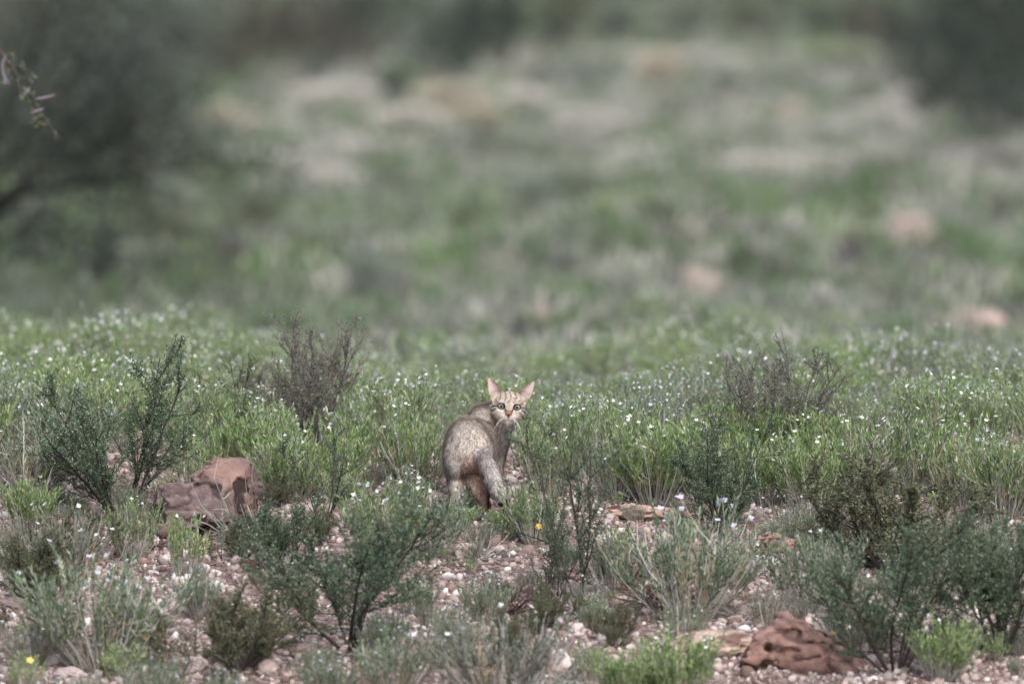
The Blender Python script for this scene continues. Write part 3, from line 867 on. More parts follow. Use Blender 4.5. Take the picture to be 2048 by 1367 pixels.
reg('w2', 'dead_twigs', dead_twigs(303, h=.12, n=34, col=lin(104, 84, 76)))

NPL = 0
def place(key, pos, scale, rz, label, cat_, group=None, sx=1.0, lean=(0, 0)):
    global NPL
    name, meshes, _ = PROTO[key]
    o = bpy.data.objects.new(name, None); COL.objects.link(o)
    o.location = pos; o.rotation_euler = (lean[1], lean[0], 0 if lean[0] else rz)
    o.scale = (scale*sx, scale*sx, scale)
    tag(o, label, cat_, group)
    for k, me in meshes.items():
        c = bpy.data.objects.new(k, me); COL.objects.link(c); c.parent = o
    NPL += 1
    return o
HH = {'h': .24, 'b': .22, 'l': .225, 'g': .15, 't': .145, 's': .295, 'p': .34, 'o': .20, 'd': .33, 'f': .38, 'w': .10}
CATN = {'h': 'flowering herb', 'b': 'flowering herb', 'l': 'flowering herb', 'g': 'grey herb', 't': 'green tuft', 's': 'shrub', 'p': 'shrub', 'o': 'shrub', 'd': 'dry shrub', 'f': 'shrub', 'w': 'dead twigs'}
def plant(key, px, py, hpx, label, sx=1.0, rz=None, lean=(0, 0), group=None):
    g = G(px, py); s = hpx*(1.12 if py < 1050 or key[0] in 'so' else 1.22)/ppm(g[1])/HH[key[0]]
    rz = R(int(px*7+py)).uniform(0, 6.28) if rz is None else rz
    return place(key, g, s, rz, label, CATN[key[0]], group, sx, lean)

PL = [
 # key, px, py(base), height px, label, widen
 ('b0', 500, 962, 140, 'lush bright green herb growing just behind the big reddish boulder', 1.1),
 ('b1', 585, 1000, 130, 'bright green herb with straw stems at the right end of the big boulder', 1.1),
 ('b2', 660, 985, 130, 'pale green herb behind the tall thin dark shrub', 1.1),
 ('h0', 745, 960, 170, 'flowering herb with pale grey stems, second clump left of the wildcat', 1.0),
 ('h1', 838, 985, 175, 'white flowered herb brushing the wildcat\'s left flank', .9),
 ('h2', 810, 905, 150, 'white flowered herb at the wildcat\'s back, just beyond its left hip', 1.1),
 ('h3', 60, 985, 160, 'dull green flowering herb at the left edge above the yellow flower', 1.2),
 ('l0', 150, 940, 150, 'greyish green flowering herb left of the tall dark shrub', 1.1),
 ('t0', 376, 975, 70, 'thin green sprigs above the flat end of the big boulder', 1.1),
 ('t1', 425, 965, 85, 'green sprigs behind the hollow between the two humps of the big boulder', 1.1),
 ('b2', 60, 1062, 95, 'dark strap leaved green clump carrying a yellow flower by the left edge', 1.0),
 ('h4', 262, 1120, 110, 'green herb with lilac white flowers in front of the boulder\'s left end', 1.0),
 ('t0', 372, 1150, 95, 'small green tuft growing at the foot of the big boulder', .9),
 ('l1', 200, 1335, 190, 'large lilac flowered herb filling the lower left corner', 1.25),
 ('o0', 55, 1195, 110, 'dark low bush with black shade under it at the left edge', 1.2),
 ('g0', 120, 1175, 120, 'grey stemmed half dry herb between the left edge and the lilac herb', 1.0),
 ('g1', 60, 1330, 70, 'dusty grey herb beside the grey round stone at lower left', 1.2),
 ('l2', 400, 1235, 85, 'small lilac flowered herb on the gravel below the boulder', .9),
 ('o1', 470, 1345, 150, 'olive green rounded shrub at the bottom, left of the big dark shrub', 1.1),
 ('h2', 780, 1150, 170, 'white flowered herb mingled with the right side of the big dark shrub', 1.0),
 ('h3', 870, 1110, 120, 'white flowered herb on the gravel just below and left of the wildcat', 1.0),
 ('t1', 925, 1062, 42, 'short green leaves hiding the wildcat\'s left hind paw', 1.5),
 ('b1', 1008, 1078, 56, 'bright green leaves in front of the tip of the wildcat\'s tail', 1.2),
 ('h4', 1070, 1085, 110, 'green herb with yellow flower, right in front of the leaning dark shrub', 1.0),
 ('h0', 1100, 990, 150, 'flowering herb right of the bare ground beside the wildcat', .95),
 ('h1', 1075, 925, 120, 'white flowered herb behind the bare ground right of the wildcat\'s chest', 1.0),
 ('h2', 1180, 960, 160, 'white flowered herb between the wildcat and the leaning dark shrub top', 1.0),
 ('l1', 1235, 1000, 120, 'straw stemmed herb spreading sideways above the flat orange stone', 1.1),
 ('b0', 1310, 1010, 160, 'rich green herb above and right of the flat orange stone', 1.0),
 ('b1', 1395, 990, 150, 'rich green leafy clump beside the dark shrub right of centre', 1.1),
 ('l2', 1345, 930, 120, 'pale grey twiggy herb two clumps right of the wildcat\'s head', 1.0),
 ('h3', 1255, 900, 115, 'flowering herb on the crest right of the wildcat\'s head', 1.1),
 ('l0', 1375, 1235, 195, 'tall lilac flowered herb with grey stems, right of the twisted shrub trunk', 1.15),
 ('b2', 1530, 1010, 140, 'fresh green clump under the purplish dry shrub', 1.1),
 ('b0', 1625, 1030, 150, 'dense green clump right of the purplish dry shrub', 1.15),
 ('h4', 1720, 1000, 160, 'dense green herb with straw stems and tiny white flowers, right half', 1.15),
 ('h0', 1830, 985, 165, 'dense green herb with white flowers above the grey spreading shrub', 1.15),
 ('h1', 1925, 1010, 170, 'dense flowering herb second from the right edge', 1.1),
 ('h2', 2010, 1040, 170, 'dense flowering herb touching the right edge of the dense row', 1.1),
 ('l1', 1625, 1215, 130, 'thin flowering herb just above the cracked red boulder', 1.1),
 ('g0', 1712, 1300, 110, 'grey straw coloured herb leaning over the cracked red boulder', .9),
 ('b1', 1355, 1400, 120, 'green leafy herb at the bottom below the long tan slab', 1.2),
 ('b0', 1245, 1400, 90, 'green herb cut by the bottom edge, left of the long tan slab', 1.1),
 ('b2', 1885, 1360, 110, 'green herb with pale flowers under the big dark shrub at lower right', 1.1),
 ('g1', 1010, 1395, 130, 'dusty grey green herb at the bottom centre', 1.3),
 ('l0', 790, 1390, 110, 'lilac flowered grey herb at the bottom below the big dark shrub', 1.2),
 ('l2', 660, 1400, 80, 'small flowering herb at the bottom left of the lilac grey herb', 1.2),
 ('t0', 240, 1362, 60, 'grassy green tuft at the base of the large lilac herb', 1.6),
 ('g0', 905, 1330, 70, 'low dusty herb on the gravel below the wildcat', 1.1),
 ('g1', 1230, 1180, 90, 'soft grey green herb left of the tall lilac flowered herb', .9),
 ('g1', 1175, 1235, 60, 'faint grey herb on gravel right of the twisted trunk', .9),
 ('g0', 1535, 1250, 60, 'low grey herb between the tan slab and the red boulder', .9),
 ('t1', 1240, 1130, 60, 'little green sprig by the pinkish lichen stone', .9),
 ('g0', 600, 1180, 40, 'tiny grey herb on the gravel between boulder and dark shrub', 1.0),
 ('l1', 2030, 1180, 110, 'greyish herb behind the right edge dark shrub', 1.0),
 ('s0', 238, 1040, 265, 'tall dark fine leaved shrub left of the big boulder', 1.0),
 ('p0', 648, 1060, 205, 'slender dark stemmed shrub rising between boulder and wildcat', .9),
 ('s1', 700, 1295, 250, 'big dark green shrub in the lower middle, left of the twisted trunk', 1.25),
 ('s3', 560, 1150, 130, 'feathery dark shrub touching the right end of the big boulder', 1.1),
 ('s2', 1100, 1220, 170, 'leaning dark shrub with a twisted trunk below right of the wildcat', .85),
 ('p1', 1160, 1205, 290, 'thin tall dark shrub sprays leaning right out of the twisted trunk', .9),
 ('s0', 1440, 1075, 200, 'dark fine leaved shrub left of the purplish dry shrub', .9),
 ('s1', 1790, 1345, 260, 'big dark green shrub at lower right behind the cracked boulder', 1.0),
 ('s3', 2000, 1310, 250, 'tall dark green shrub standing at the lower right edge', 1.0),
 ('o0', 1795, 1150, 190, 'spreading grey olive shrub with dark horizontal branches', 1.25),
 ('o1', 470, 1120, 70, 'small yellowish shrub on the gravel under the big boulder\'s right end', .8),
 ('o1', 130, 1140, 100, 'low olive shrub below the tall dark shrub', 1.1),
 ('f0', 470, 905, 190, 'wispy shrub with a forked dark stem behind the big boulder', 1.0),
 ('d0', 628, 915, 290, 'tall purplish grey dry shrub standing above the herbs, left of the wildcat', .85),
 ('d1', 520, 890, 160, 'shorter grey dry shrub left of the tall purplish one', 1.0),
 ('d2', 1560, 925, 235, 'purplish brown dry shrub standing above the herbs in the right half', 1.1),
 ('d1', 1650, 915, 120, 'small brown dry shrub just right of the purplish dry shrub', .9),
 ('w0', 1262, 995, 80, 'pale bare twigs splayed at the foot of the straw stemmed herb', 1.2),
 ('w2', 1020, 1225, 60, 'dark fallen twigs on the ground left of the twisted trunk', 1.4),
 ('w1', 95, 1010, 90, 'reddish grey bare twigs under the left edge herb', 1.4),
 ('w0', 1500, 1240, 70, 'grey fallen twigs left of the cracked red boulder', 1.3),
 ('w2', 835, 985, 70, 'dark curled twigs at the wildcat\'s left', .9),
 ('w1', 480, 1085, 120, 'whitish bare twigs leaning on the big boulder', .7),
 ('w0', 620, 985, 90, 'whitish dry twigs among bright herbs left of the slender shrub', .9),
 ('w1', 1690, 1060, 80, 'grey bare twigs beneath the dense green clump', 1.1),
 ('w2', 1330, 1215, 60, 'brown twigs under the tall lilac flowered herb', 1.5),
 ('w0', 960, 1120, 60, 'grey twigs on the gravel right below the wildcat', 1.3),
 ('w1', 2035, 960, 90, 'dark bare twig cluster at the right edge', 1.0),
]
for k, px, py, hpx, lab, sx in PL:
    plant(k, px, py, hpx, lab, sx, lean=(.46, 0) if 'twisted trunk' in lab and k[0] in 'sp' and 'leaning' not in lab and 'out of' in lab else ((.15, 0) if 'leaning dark shrub with' in lab else (0, 0)))

# the dense band of white flowered herbs on the crest behind the wildcat: the nearest as things, the rest a mass
r = R(78)
for i in range(58):
    x = -1.6+3.2*((i*.618034+.17) % 1); y = -3.2+3.5*((i*.7548777+.4) % 1)
    px = 1024+x/(KPX*(y-CAMY))
    if 880 < px < 1100 and y > -1.2: continue
    if 280 < px < 560 and -.75 < y < .2: continue
    if 1440 < px < 1740 and y < -1.6: continue
    key = ['l0', 'l1', 'g0', 'g1', 'h3', 'h1', 'l2', 't1', 'o0', 'g0', 'b2'][r.randint(11)]
    sc = r.uniform(.35, .72)
    place(key, (x, y, float(tz(x, y))), sc, r.uniform(0, 6.28), 'small low '+{'l': 'lilac white flowered herb', 'g': 'dusty grey herb', 'h': 'straw stemmed herb', 't': 'green tuft', 'o': 'olive shrub', 'b': 'fresh green herb'}[key[0]]+' sprouting from the open gravel', CATN[key[0]], 'small plants sprouting from the gravel')
r = R(77)
n_ind = 0
for i in range(90):
    x = -1.75+3.5*((i*.618034) % 1)+r.uniform(-.04, .04); y = .55+1.6*((i*.7548777) % 1)
    px = 1024+x/(KPX*(y-CAMY))
    if 860 < px < 1080 and y < .9: continue
    if px < 330 and y < .7: continue
    rich = float(vnoise(np.array(x*2.1+4), np.array(y*1.2), np.array(1.))) > .5
    key = (['h0', 'h2', 'h2', 'h0', 'b1', 'h1'] if rich else ['h3', 'b0', 'b2', 'l0', 'h4', 'l1'])[r.randint(6)]
    sc = r.uniform(.62, .95)
    sc *= .72+.6*float(vnoise(np.array(x*2.2), np.array(y*1.5), np.array(5.)))
    if abs(x) < .6: sc *= .85
    place(key, (x, y, float(tz(x, y))), sc, r.uniform(0, 6.28), 'green herb with small white flowers in the dense band along the crest', 'flowering herb', 'white flowered herbs on the crest behind the wildcat')
def merge(keys, items):
    vs, qs, cs, n = {}, {}, {}, {}
    for key, x, y, z, s, rz in items:
        for part, (g, m) in PROTO[key][2].items():
            if not g.n: continue
            v, q, c = ARR.setdefault((key, part), g.arrays())
            ca, sa = math.cos(rz), math.sin(rz)
            w = np.stack([v[:, 0]*ca-v[:, 1]*sa, v[:, 0]*sa+v[:, 1]*ca, v[:, 2]], 1)*s+np.array([x, y, z])
            mk = m.name
            vs.setdefault(mk, []).append(w); qs.setdefault(mk, []).append(q+n.get(mk, 0)); cs.setdefault(mk, []).append(c)
            n[mk] = n.get(mk, 0)+len(v)
    return {k: (np.concatenate(vs[k]), np.concatenate(qs[k]), np.concatenate(cs[k])) for k in vs}
ARR = {}
items = []
for i in range(1300):
    y = 2.0+22*((i*.7548777+.1) % 1)**1.6; x = (-2.5+5.0*((i*.618034+.3) % 1))*(1+max(0, y-2)*.02)
    if r.uniform() < .12+.02*max(0, y-6): continue
    z = float(tz(x, y)); s = r.uniform(.62, 1.0)
    s *= .92
    if -.75 < x < .5: s *= .85
    s *= .55+.85*float(vnoise(np.array(x*1.7), np.array(y*.9), np.array(8.)))
    if x < -.9: s *= 1.05
    rich = float(vnoise(np.array(x*1.6+4), np.array(y*.8), np.array(1.))) > .51
    items.append(((['h0', 'h2', 'h2', 'h1', 'b1', 'h0'] if rich else ['h3', 'b0', 'b2', 'l1', 'h4', 'g0'])[r.randint(6)], x, y, z, s, r.uniform(0, 6.28)))
mats = {m.name: m for m in (M_LEAF, M_STEM, M_PETAL)}
mass = merge(None, items)
root = link('flowering_undergrowth', None)
tag(root, 'mass of green herbs speckled with white flowers beyond the crest', 'undergrowth', kind='stuff')
for k, (v_, q_, c_) in mass.items():
    link({'leaf': 'foliage', 'bark': 'stems', 'petal': 'blossoms'}[k], mesh_from(k, v_, q_, c_, mats[k]), root)
# small green seedlings and litter on the gravel
items = []
for i in range(420):
    x = r.uniform(-1.7, 1.7); y = r.uniform(-3.4, .8)
    if fbm(np.array(x*1.8), np.array(y*1.8), np.array(3.3), 2) < .40: continue
    items.append((['g0', 'g1', 't0', 't1', 'w0', 'w1', 'w2', 'o0', 'l2'][r.randint(9)], x, y, float(tz(x, y)), r.uniform(.18, .55), r.uniform(0, 6.28)))
mass = merge(None, items)
root = link('undergrowth', None)
tag(root, 'tiny seedlings and fallen twigs scattered over the gravel', 'ground cover', kind='stuff')
for k, (v_, q_, c_) in mass.items():
    link({'leaf': 'foliage', 'bark': 'twigs', 'petal': 'blossoms'}[k], mesh_from(k, v_, q_, c_, mats[k]), root)

# yellow flowers
def yellow(px, py, dz, label, size=.012, col=(232, 206, 62)):
    g = G(px, py+dz); top = g[2]+dz/ppm(g[1])
    root = link('yellow_flower', None, loc=(g[0], g[1], g[2])); hh = top-g[2]
    tag(root, label, 'flower', 'single yellow flowers')
    r = R(int(px)); st = Geo(); pe = Geo()
    pts = curve((0, 0, 0), (0, 0, 1), hh, np.zeros(3), 5, r, .1); pts[:, :2] *= np.linspace(1, 0, 6)[:, None]
    st.tube(pts, .0008, lin(110, 130, 70), 3)
    an = np.arange(5)*2*np.pi/5+r.uniform(0, 1); ax = unit(np.array([r.uniform(-.3, .3), -.75, .5]))
    u = unit(np.cross(ax, [0, 0, 1.])); w = np.cross(ax, u)
    d = unit(u*np.cos(an)[:, None]+w*np.sin(an)[:, None]+ax*.3)
    pe.leaves(np.tile(pts[-1], (5, 1)), d, np.tile(ax, (5, 1)), size, size*.95, lin(*col))
    link('stem', geo_mesh('stem', st, M_STEM), root); link('petals', geo_mesh('petals', pe, M_PETAL), root)
yellow(1077, 1053, 50, 'golden yellow flower in the herbs below right of the wildcat', .0115, (240, 196, 50))
yellow(45, 982, 70, 'yellow flower in the dark strap leaves near the left edge')
yellow(60, 1320, 50, 'pale yellow flower in the bottom left corner', .013, (226, 212, 110))
yellow(290, 1275, 50, 'small yellow flower right of the large lilac herb', .009)
yellow(1667, 1267, 40, 'yellow flower over the cracked red boulder', .010)
yellow(852, 1022, 50, 'tiny yellow flower left below the wildcat', .008, (222, 200, 100))
#PART4
# ------------------------------------------------------------------ the far plain: separate bushes, tussocks, stones, bare earth
def bushlet(seed, greens, h=.5, w=.55, n=1500, leafL=.035, leafW=.014, bark=lin(88, 78, 70), tall=1.0):
    r = R(seed); st = Geo(); lf = Geo()
    k = 16; clus = []
    for i in range(k):
        a = r.uniform(0, 6.28); t = r.uniform()**.6; tilt = t*1.15
        d = np.array([math.cos(a)*math.sin(tilt)*w/h, math.sin(a)*math.sin(tilt)*w/h, math.cos(tilt)*tall])
        L = h*r.uniform(.55, .95)
        pts = curve((0, 0, -.02), unit(d), L*np.linalg.norm(d), np.array([0, 0, .3]), 6, r, .3)
        st.tube(pts, np.linspace(.010, .003, 7)*h/.5, bark*r.uniform(.7, 1.2), 4)
        clus += [(pts[-1], .13*h/.5), (pts[4], .10*h/.5), (pts[-1]*.8+r.normal(0, .05*h, 3), .10*h/.5)]
    for c, s in clus:
        m = n//len(clus); tone = r.uniform(.7, 1.25)
        p = c+r.normal(0, s*.55, (m, 3))*np.array([1, 1, .8]); p[:, 2] = np.maximum(p[:, 2], .01)
        kk = r.uniform(0, 1, (m, 1)); col = (greens[0]*(1-kk)+greens[1]*kk)*tone
        lf.leaves(p, unit(r.normal(size=(m, 3))+np.array([0, 0, .5])), r.normal(size=(m, 3)), leafL*r.uniform(.6, 1.2, m), leafW*r.uniform(.7, 1.2, m), col)
    return dict(branches=(st, M_STEM), foliage=(lf, M_LEAF))
def tussock(seed, cols, h=.42, n=900, lean=.9):
    r = R(seed); lf = Geo(); st = Geo()
    a = r.uniform(0, 6.28, n); t = r.uniform(0, 1, n)**.6*lean
    d = np.stack([np.cos(a)*np.sin(t), np.sin(a)*np.sin(t), np.cos(t)], 1)
    p = np.stack([np.cos(a), np.sin(a), a*0], 1)*(r.uniform(0, .07, n)[:, None])
    kk = r.uniform(0, 1, (n, 1))
    lf.leaves(p, d, r.normal(size=(n, 3)), h*r.uniform(.5, 1.05, n), .011, (cols[0]*(1-kk)+cols[1]*kk), fold=.04)
    m = n//5; k2 = r.randint(0, n, m)
    st.leaves(p[k2]+d[k2]*h*.7, unit(d[k2]+r.normal(0, .25, (m, 3))), r.normal(size=(m, 3)), h*.32, .018, cols[0]*1.05)
    return dict(blades=(lf, M_LEAF), seed_heads=(st, M_LEAF))
BG = {
 'olive': (lin(112, 118, 92), lin(90, 98, 76)), 'green': (lin(104, 144, 82), lin(84, 124, 66)),
 'grey': (lin(134, 140, 130), lin(112, 120, 112)), 'dark': (lin(66, 76, 68), lin(50, 60, 56)),
 'teal': (lin(58, 74, 68), lin(44, 58, 56)), 'mauve': (lin(112, 100, 104), lin(92, 84, 90)),
 'brown': (lin(84, 78, 70), lin(66, 62, 56)),
}
for i, (nm, cols) in enumerate(BG.items()):
    for j in range(2): reg('%s%d' % (nm, j), {'olive': 'olive_bush', 'green': 'green_bush', 'grey': 'grey_bush', 'dark': 'dark_bush', 'teal': 'dark_bush', 'mauve': 'mauve_bush', 'brown': 'brown_bush'}[nm],
                           bushlet(400+i*10+j, cols))
for j in range(3): reg('pale%d' % j, 'dry_tussock', tussock(500+j, (lin(214, 208, 198), lin(188, 182, 172)), n=1300))
reg('straw0', 'dry_tussock', tussock(510, (lin(206, 196, 176), lin(180, 170, 150)), n=1300))
reg('palegreen0', 'grass_tussock', tussock(511, (lin(168, 174, 146), lin(142, 150, 122)), n=1100))
BH = {'pale': .40, 'straw': .40, 'palegreen': .40}
def kind_of(k): return k.rstrip('0123456789')
def bgplant(key, cx, cy, wpx, hpx, label, group):
    """a plant on the plain whose foliage is centred near (cx, cy)"""
    g = B(cx, cy+hpx*.5); s = ppm(g[1])
    low = kind_of(key) in BH
    hh = hpx*(1.0 if low else 1.35)/s; ww = wpx*(1.35 if low else 1.1)/s
    base_h = BH.get(kind_of(key), .48); base_w = .62 if kind_of(key) in BH else .95
    name, meshes, _ = PROTO[key]
    cat_ = {'dry_tussock': 'dry grass', 'grass_tussock': 'grass tussock'}.get(name, 'bush')
    sc = hh/base_h
    o = place(key, g, sc, R(int(cx*3+cy)).uniform(0, 6.28), label, cat_, group)
    k = np.clip(ww/(base_w*sc), .5, 3.2)
    o.scale = (sc*k, sc*k, sc)
    return o
BLOBS = [
 ('pale0', 690, 195, 110, 60, 'pale dry grass at the foot of the big brown thicket'),
 ('pale1', 815, 240, 110, 55, 'pale dry grass just below the darkest gap in the far thicket'),
 ('straw0', 905, 195, 120, 60, 'cream dry grass left of the brightest pale tussock'),
 ('straw0', 945, 235, 110, 60, 'cream dry grass below the darkest far thicket'),
 ('pale2', 1045, 205, 80, 65, 'bright whitish tussock in the middle of the far pale row'),
 ('pale0', 725, 300, 110, 55, 'brightest whitish tussock of the second far row'),
 ('pale1', 625, 195, 70, 50, 'small pale tussock left under the brown thicket'),
 ('straw0', 445, 235, 55, 60, 'tan dry tussock on the far left of the pale row'),
 ('straw0', 500, 245, 60, 40, 'yellowish dry tussock beside the tan one on the far left'),
 ('pale2', 510, 310, 90, 36, 'pale streak of grass in the second far row, left'),
 ('pale0', 620, 320, 90, 50, 'pale grass left of the brightest tussock of the second row'),
 ('pale1', 1165, 240, 110, 45, 'pale grass right of the bright middle tussock'),
 ('pale2', 1300, 305, 110, 45, 'whitish tussock right of centre in the second far row'),
 ('pale0', 1370, 300, 60, 40, 'whitish tussock beside its larger twin right of centre'),
 ('pale1', 1830, 205, 90, 60, 'greyish white tussock below the dark trees at far right'),
 ('pale2', 1760, 225, 80, 40, 'grey pale tussock left of the greyish white one at far right'),
 ('straw0', 1320, 135, 70, 70, 'cream tussock in the farthest pale strip'),
 ('pale0', 1415, 120, 100, 40, 'whitish grass in the farthest pale strip'),
 ('pale1', 1250, 115, 80, 36, 'pale grass at the left end of the farthest strip'),
 ('palegreen0', 1680, 115, 140, 60, 'pale greenish tussock mound under the far teal thicket'),
 ('palegreen0', 1520, 115, 90, 36, 'pale greenish grass in the farthest strip'),
 ('straw0', 1583, 235, 60, 60, 'golden dry tussock alone in the right half'),
 ('pale2', 1520, 335, 110, 50, 'grey white grass below the golden tussock, left side'),
 ('pale0', 1650, 320, 90, 40, 'grey white grass below the golden tussock, right side'),
 ('palegreen0', 1215, 415, 55, 55, 'pale green bright tussock right of centre'),
 ('palegreen0', 1305, 405, 70, 60, 'second pale green tussock right of its bright neighbour'),
 ('pale1', 1985, 310, 130, 45, 'pale grass strip at the right edge'),
 ('straw0', 260, 335, 60, 40, 'faint pale tussock in front of the dark tree'),
 ('palegreen0', 680, 600, 90, 70, 'pale yellowish green tussock left of centre'),
 ('grey0', 750, 570, 60, 160, 'tall pale grey bush left of centre'),
 ('green0', 1450, 400, 110, 70, 'bright green bush right of centre'),
 ('green1', 970, 480, 120, 60, 'yellow green low bush in the middle'),
 ('green0', 920, 500, 60, 50, 'leaf green bush left of the yellow green one'),
 ('green1', 1490, 520, 75, 60, 'vivid green little bush beside the salmon bare earth'),
 ('green0', 600, 560, 100, 50, 'green bush low on the left of the pale yellowish tussock'),
 ('green1', 1900, 475, 60, 70, 'deep green bush right of the pink earth mound'),
 ('green0', 1960, 500, 100, 60, 'dark green bush near the right edge'),
 ('green1', 795, 735, 100, 50, 'bright green patch of bush just behind the crest herbs'),
 ('green0', 1280, 490, 90, 60, 'mid green bush below the pale green tussocks'),
 ('green1', 1640, 420, 90, 60, 'green bush between the golden tussock and the pink earth'),
 ('green0', 350, 600, 120, 60, 'green bush below the dark tree at left'),
 ('green1', 100, 580, 140, 60, 'green bushes under the dark tree at the left edge'),
 ('mauve0', 1430, 705, 140, 65, 'dark mauve bush just behind the crest, right of centre'),
 ('mauve1', 805, 640, 70, 90, 'mauve grey bush standing behind the crest left of centre'),
 ('mauve0', 1340, 560, 80, 70, 'mauve bush left of the salmon bare earth'),
 ('mauve1', 1700, 520, 110, 60, 'grey mauve bush left of the pink earth mound'),
 ('brown0', 1985, 430, 70, 55, 'dark brown bush near the right edge'),
 ('brown1', 1870, 640, 80, 60, 'dark bush beside the wide pink earth'),
 ('teal0', 790, 170, 110, 90, 'very dark bush at the low point of the far thicket'),
 ('teal1', 1230, 65, 140, 80, 'dark bush in the far thicket, right of centre'),
 ('teal0', 1360, 65, 120, 80, 'dark teal bush next to it in the far thicket'),
 ('dark0', 640, 145, 80, 70, 'dark bush at the left foot of the far thicket'),
 ('dark1', 1580, 175, 180, 50, 'dark low bush row under the pale greenish mound'),
 ('dark0', 1450, 175, 140, 45, 'dark low bush under the farthest strip'),
 ('teal0', 1640, 60, 150, 90, 'dark teal bush above the pale greenish mound'),
 ('brown0', 1500, 60, 110, 80, 'brown bush between the far teal bushes'),
 ('grey1', 1180, 160, 180, 70, 'grey green bush between the two pale strips'),
 ('grey0', 960, 300, 150, 60, 'grey bush in the middle distance'),
 ('grey1', 1060, 400, 160, 70, 'grey green bush above the yellow green low bush'),
 ('grey0', 1120, 530, 120, 60, 'bluish grey bush in the middle'),
 ('grey1', 1250, 650, 160, 60, 'bluish grey bush just behind the crest right of the wildcat'),
 ('grey0', 1500, 600, 150, 60, 'grey bush below the salmon bare earth'),
 ('olive0', 520, 430, 140, 80, 'olive bush below the left pale grass'),
 ('olive1', 360, 470, 160, 120, 'olive bush right of the dark tree base'),
 ('olive0', 420, 650, 150, 70, 'olive bush just behind the crest at left'),
 ('olive1', 900, 640, 160, 70, 'olive green bush just behind the wildcat'),
 ('green0', 1000, 690, 120, 50, 'green bush right behind the wildcat head'),
 ('olive0', 1680, 660, 160, 60, 'olive bush behind the right crest'),
 ('green1', 1960, 720, 140, 60, 'green bush at the right edge behind the crest'),
 ('dark1', 540, 600, 70, 60, 'dark little bush left of the pale yellowish tussock'),
 ('dark1', 210, 540, 240, 150, 'broad dark olive bush at the foot of the dark tree'),
 ('olive1', 300, 420, 200, 140, 'grey olive bush right of the dark tree'),
 ('dark0', 330, 560, 120, 90, 'dark bush to the right under the dark tree'),
 ('brown1', 1180, 590, 100, 50, 'brownish bush above the bluish grey one'),
 ('olive0', 1780, 400, 140, 70, 'olive bush above the pink earth mound'),
 ('teal1', 1330, 610, 70, 50, 'dark teal bush below the salmon earth'),
]
for k, cx, cy, w_, h_, lab in BLOBS:
    bgplant(k, cx, cy, w_, h_, lab+', out of focus', 'plants scattered over the far plain')
# the thicket along the top: tall bushes, each its own
r = R(909)
thick = [('brown0', 600, 70, 230, 150), ('brown1', 480, 90, 220, 150), ('dark0', 720, 60, 200, 150), ('teal0', 870, 110, 200, 130), ('dark1', 1020, 60, 230, 150),
         ('dark0', 330, 80, 220, 160), ('teal1', 940, 40, 180, 120), ('olive0', 1120, 40, 160, 120), ('brown0', 1760, 60, 170, 130), ('dark0', 1850, 110, 170, 180),
         ('teal0', 1950, 120, 190, 230), ('dark1', 2040, 110, 200, 240), ('teal1', 1990, 230, 200, 120), ('dark0', 1880, 200, 160, 110), ('dark1', 180, 130, 260, 240), ('brown1', 60, 90, 240, 200)]
wh = ['brown bush at the heart of the far thicket', 'brown bush left of the thicket heart', 'dark bush right of the thicket heart', 'very dark bush under the far thicket middle',
      'dark bush above the cream tussocks', 'dark grey bush at the left of the far thicket', 'teal bush on top of the thicket middle', 'olive bush between the far dark bushes',
      'brown bush left of the dark right corner trees', 'dark tall bush entering the right corner thicket', 'tall teal dark bush in the top right corner', 'blackish green bush cut by the right edge at the top',
      'dark bush low in the right corner thicket', 'dark bush left low in the right corner thicket', 'dark tall bush behind the near dark tree', 'brownish tall bush in the top left corner']
for (k, cx, cy, w_, h_), lab in zip(thick, wh):
    bgplant(k, cx, cy, w_*1.15, h_*1.1, lab+', out of focus', 'tall bushes of the far thicket')
# filler bushes over the whole plain
keys = ['olive0', 'olive1', 'grey0', 'grey1', 'green0', 'green1', 'olive0', 'grey1', 'palegreen0', 'mauve1', 'brown0', 'pale1', 'dark1']
lab_of = {'olive': 'olive green bush', 'grey': 'grey green bush', 'green': 'fresh green bush', 'palegreen': 'pale green tussock', 'mauve': 'mauve grey bush', 'brown': 'brownish bush', 'pale': 'pale dry tussock', 'dark': 'dark bush'}
for i in range(262):
    px = -40+2130*((i*.618034) % 1); py = 60+700*((i*.7548777) % 1)
    if i >= 210: py = r.uniform(660, 765)
    g = B(px, py)
    py_ = (py-60)/690
    kk = keys[r.randint(len(keys))]
    if kk == 'pale1' and not 150 < py < 420: kk = 'olive1'
    if py < 200 and kind_of(kk) in ('green', 'palegreen', 'pale'): kk = 'dark0'
    if px < 480 and 150 < py < 620 and kind_of(kk) in ('grey', 'pale', 'palegreen'): kk = 'dark1' if py < 560 else 'olive0'
    if any(abs(px-b[1]) < b[3]*.55 and abs(py-b[2]) < b[4]*.8 and kind_of(b[0]) in ('pale', 'straw', 'palegreen') for b in BLOBS): continue
    sc = r.uniform(.20, .44)
    o = place(kk, g, sc, r.uniform(0, 6.28), 'small soft focus '+lab_of[kind_of(kk)]+' on the far plain', 'dry grass' if kind_of(kk) == 'pale' else ('grass tussock' if kind_of(kk) == 'palegreen' else 'bush'),
              'small '+lab_of[kind_of(kk)]+' plants of the far plain')
    o.scale = (sc*r.uniform(1.1, 1.7),)*2+(sc,)
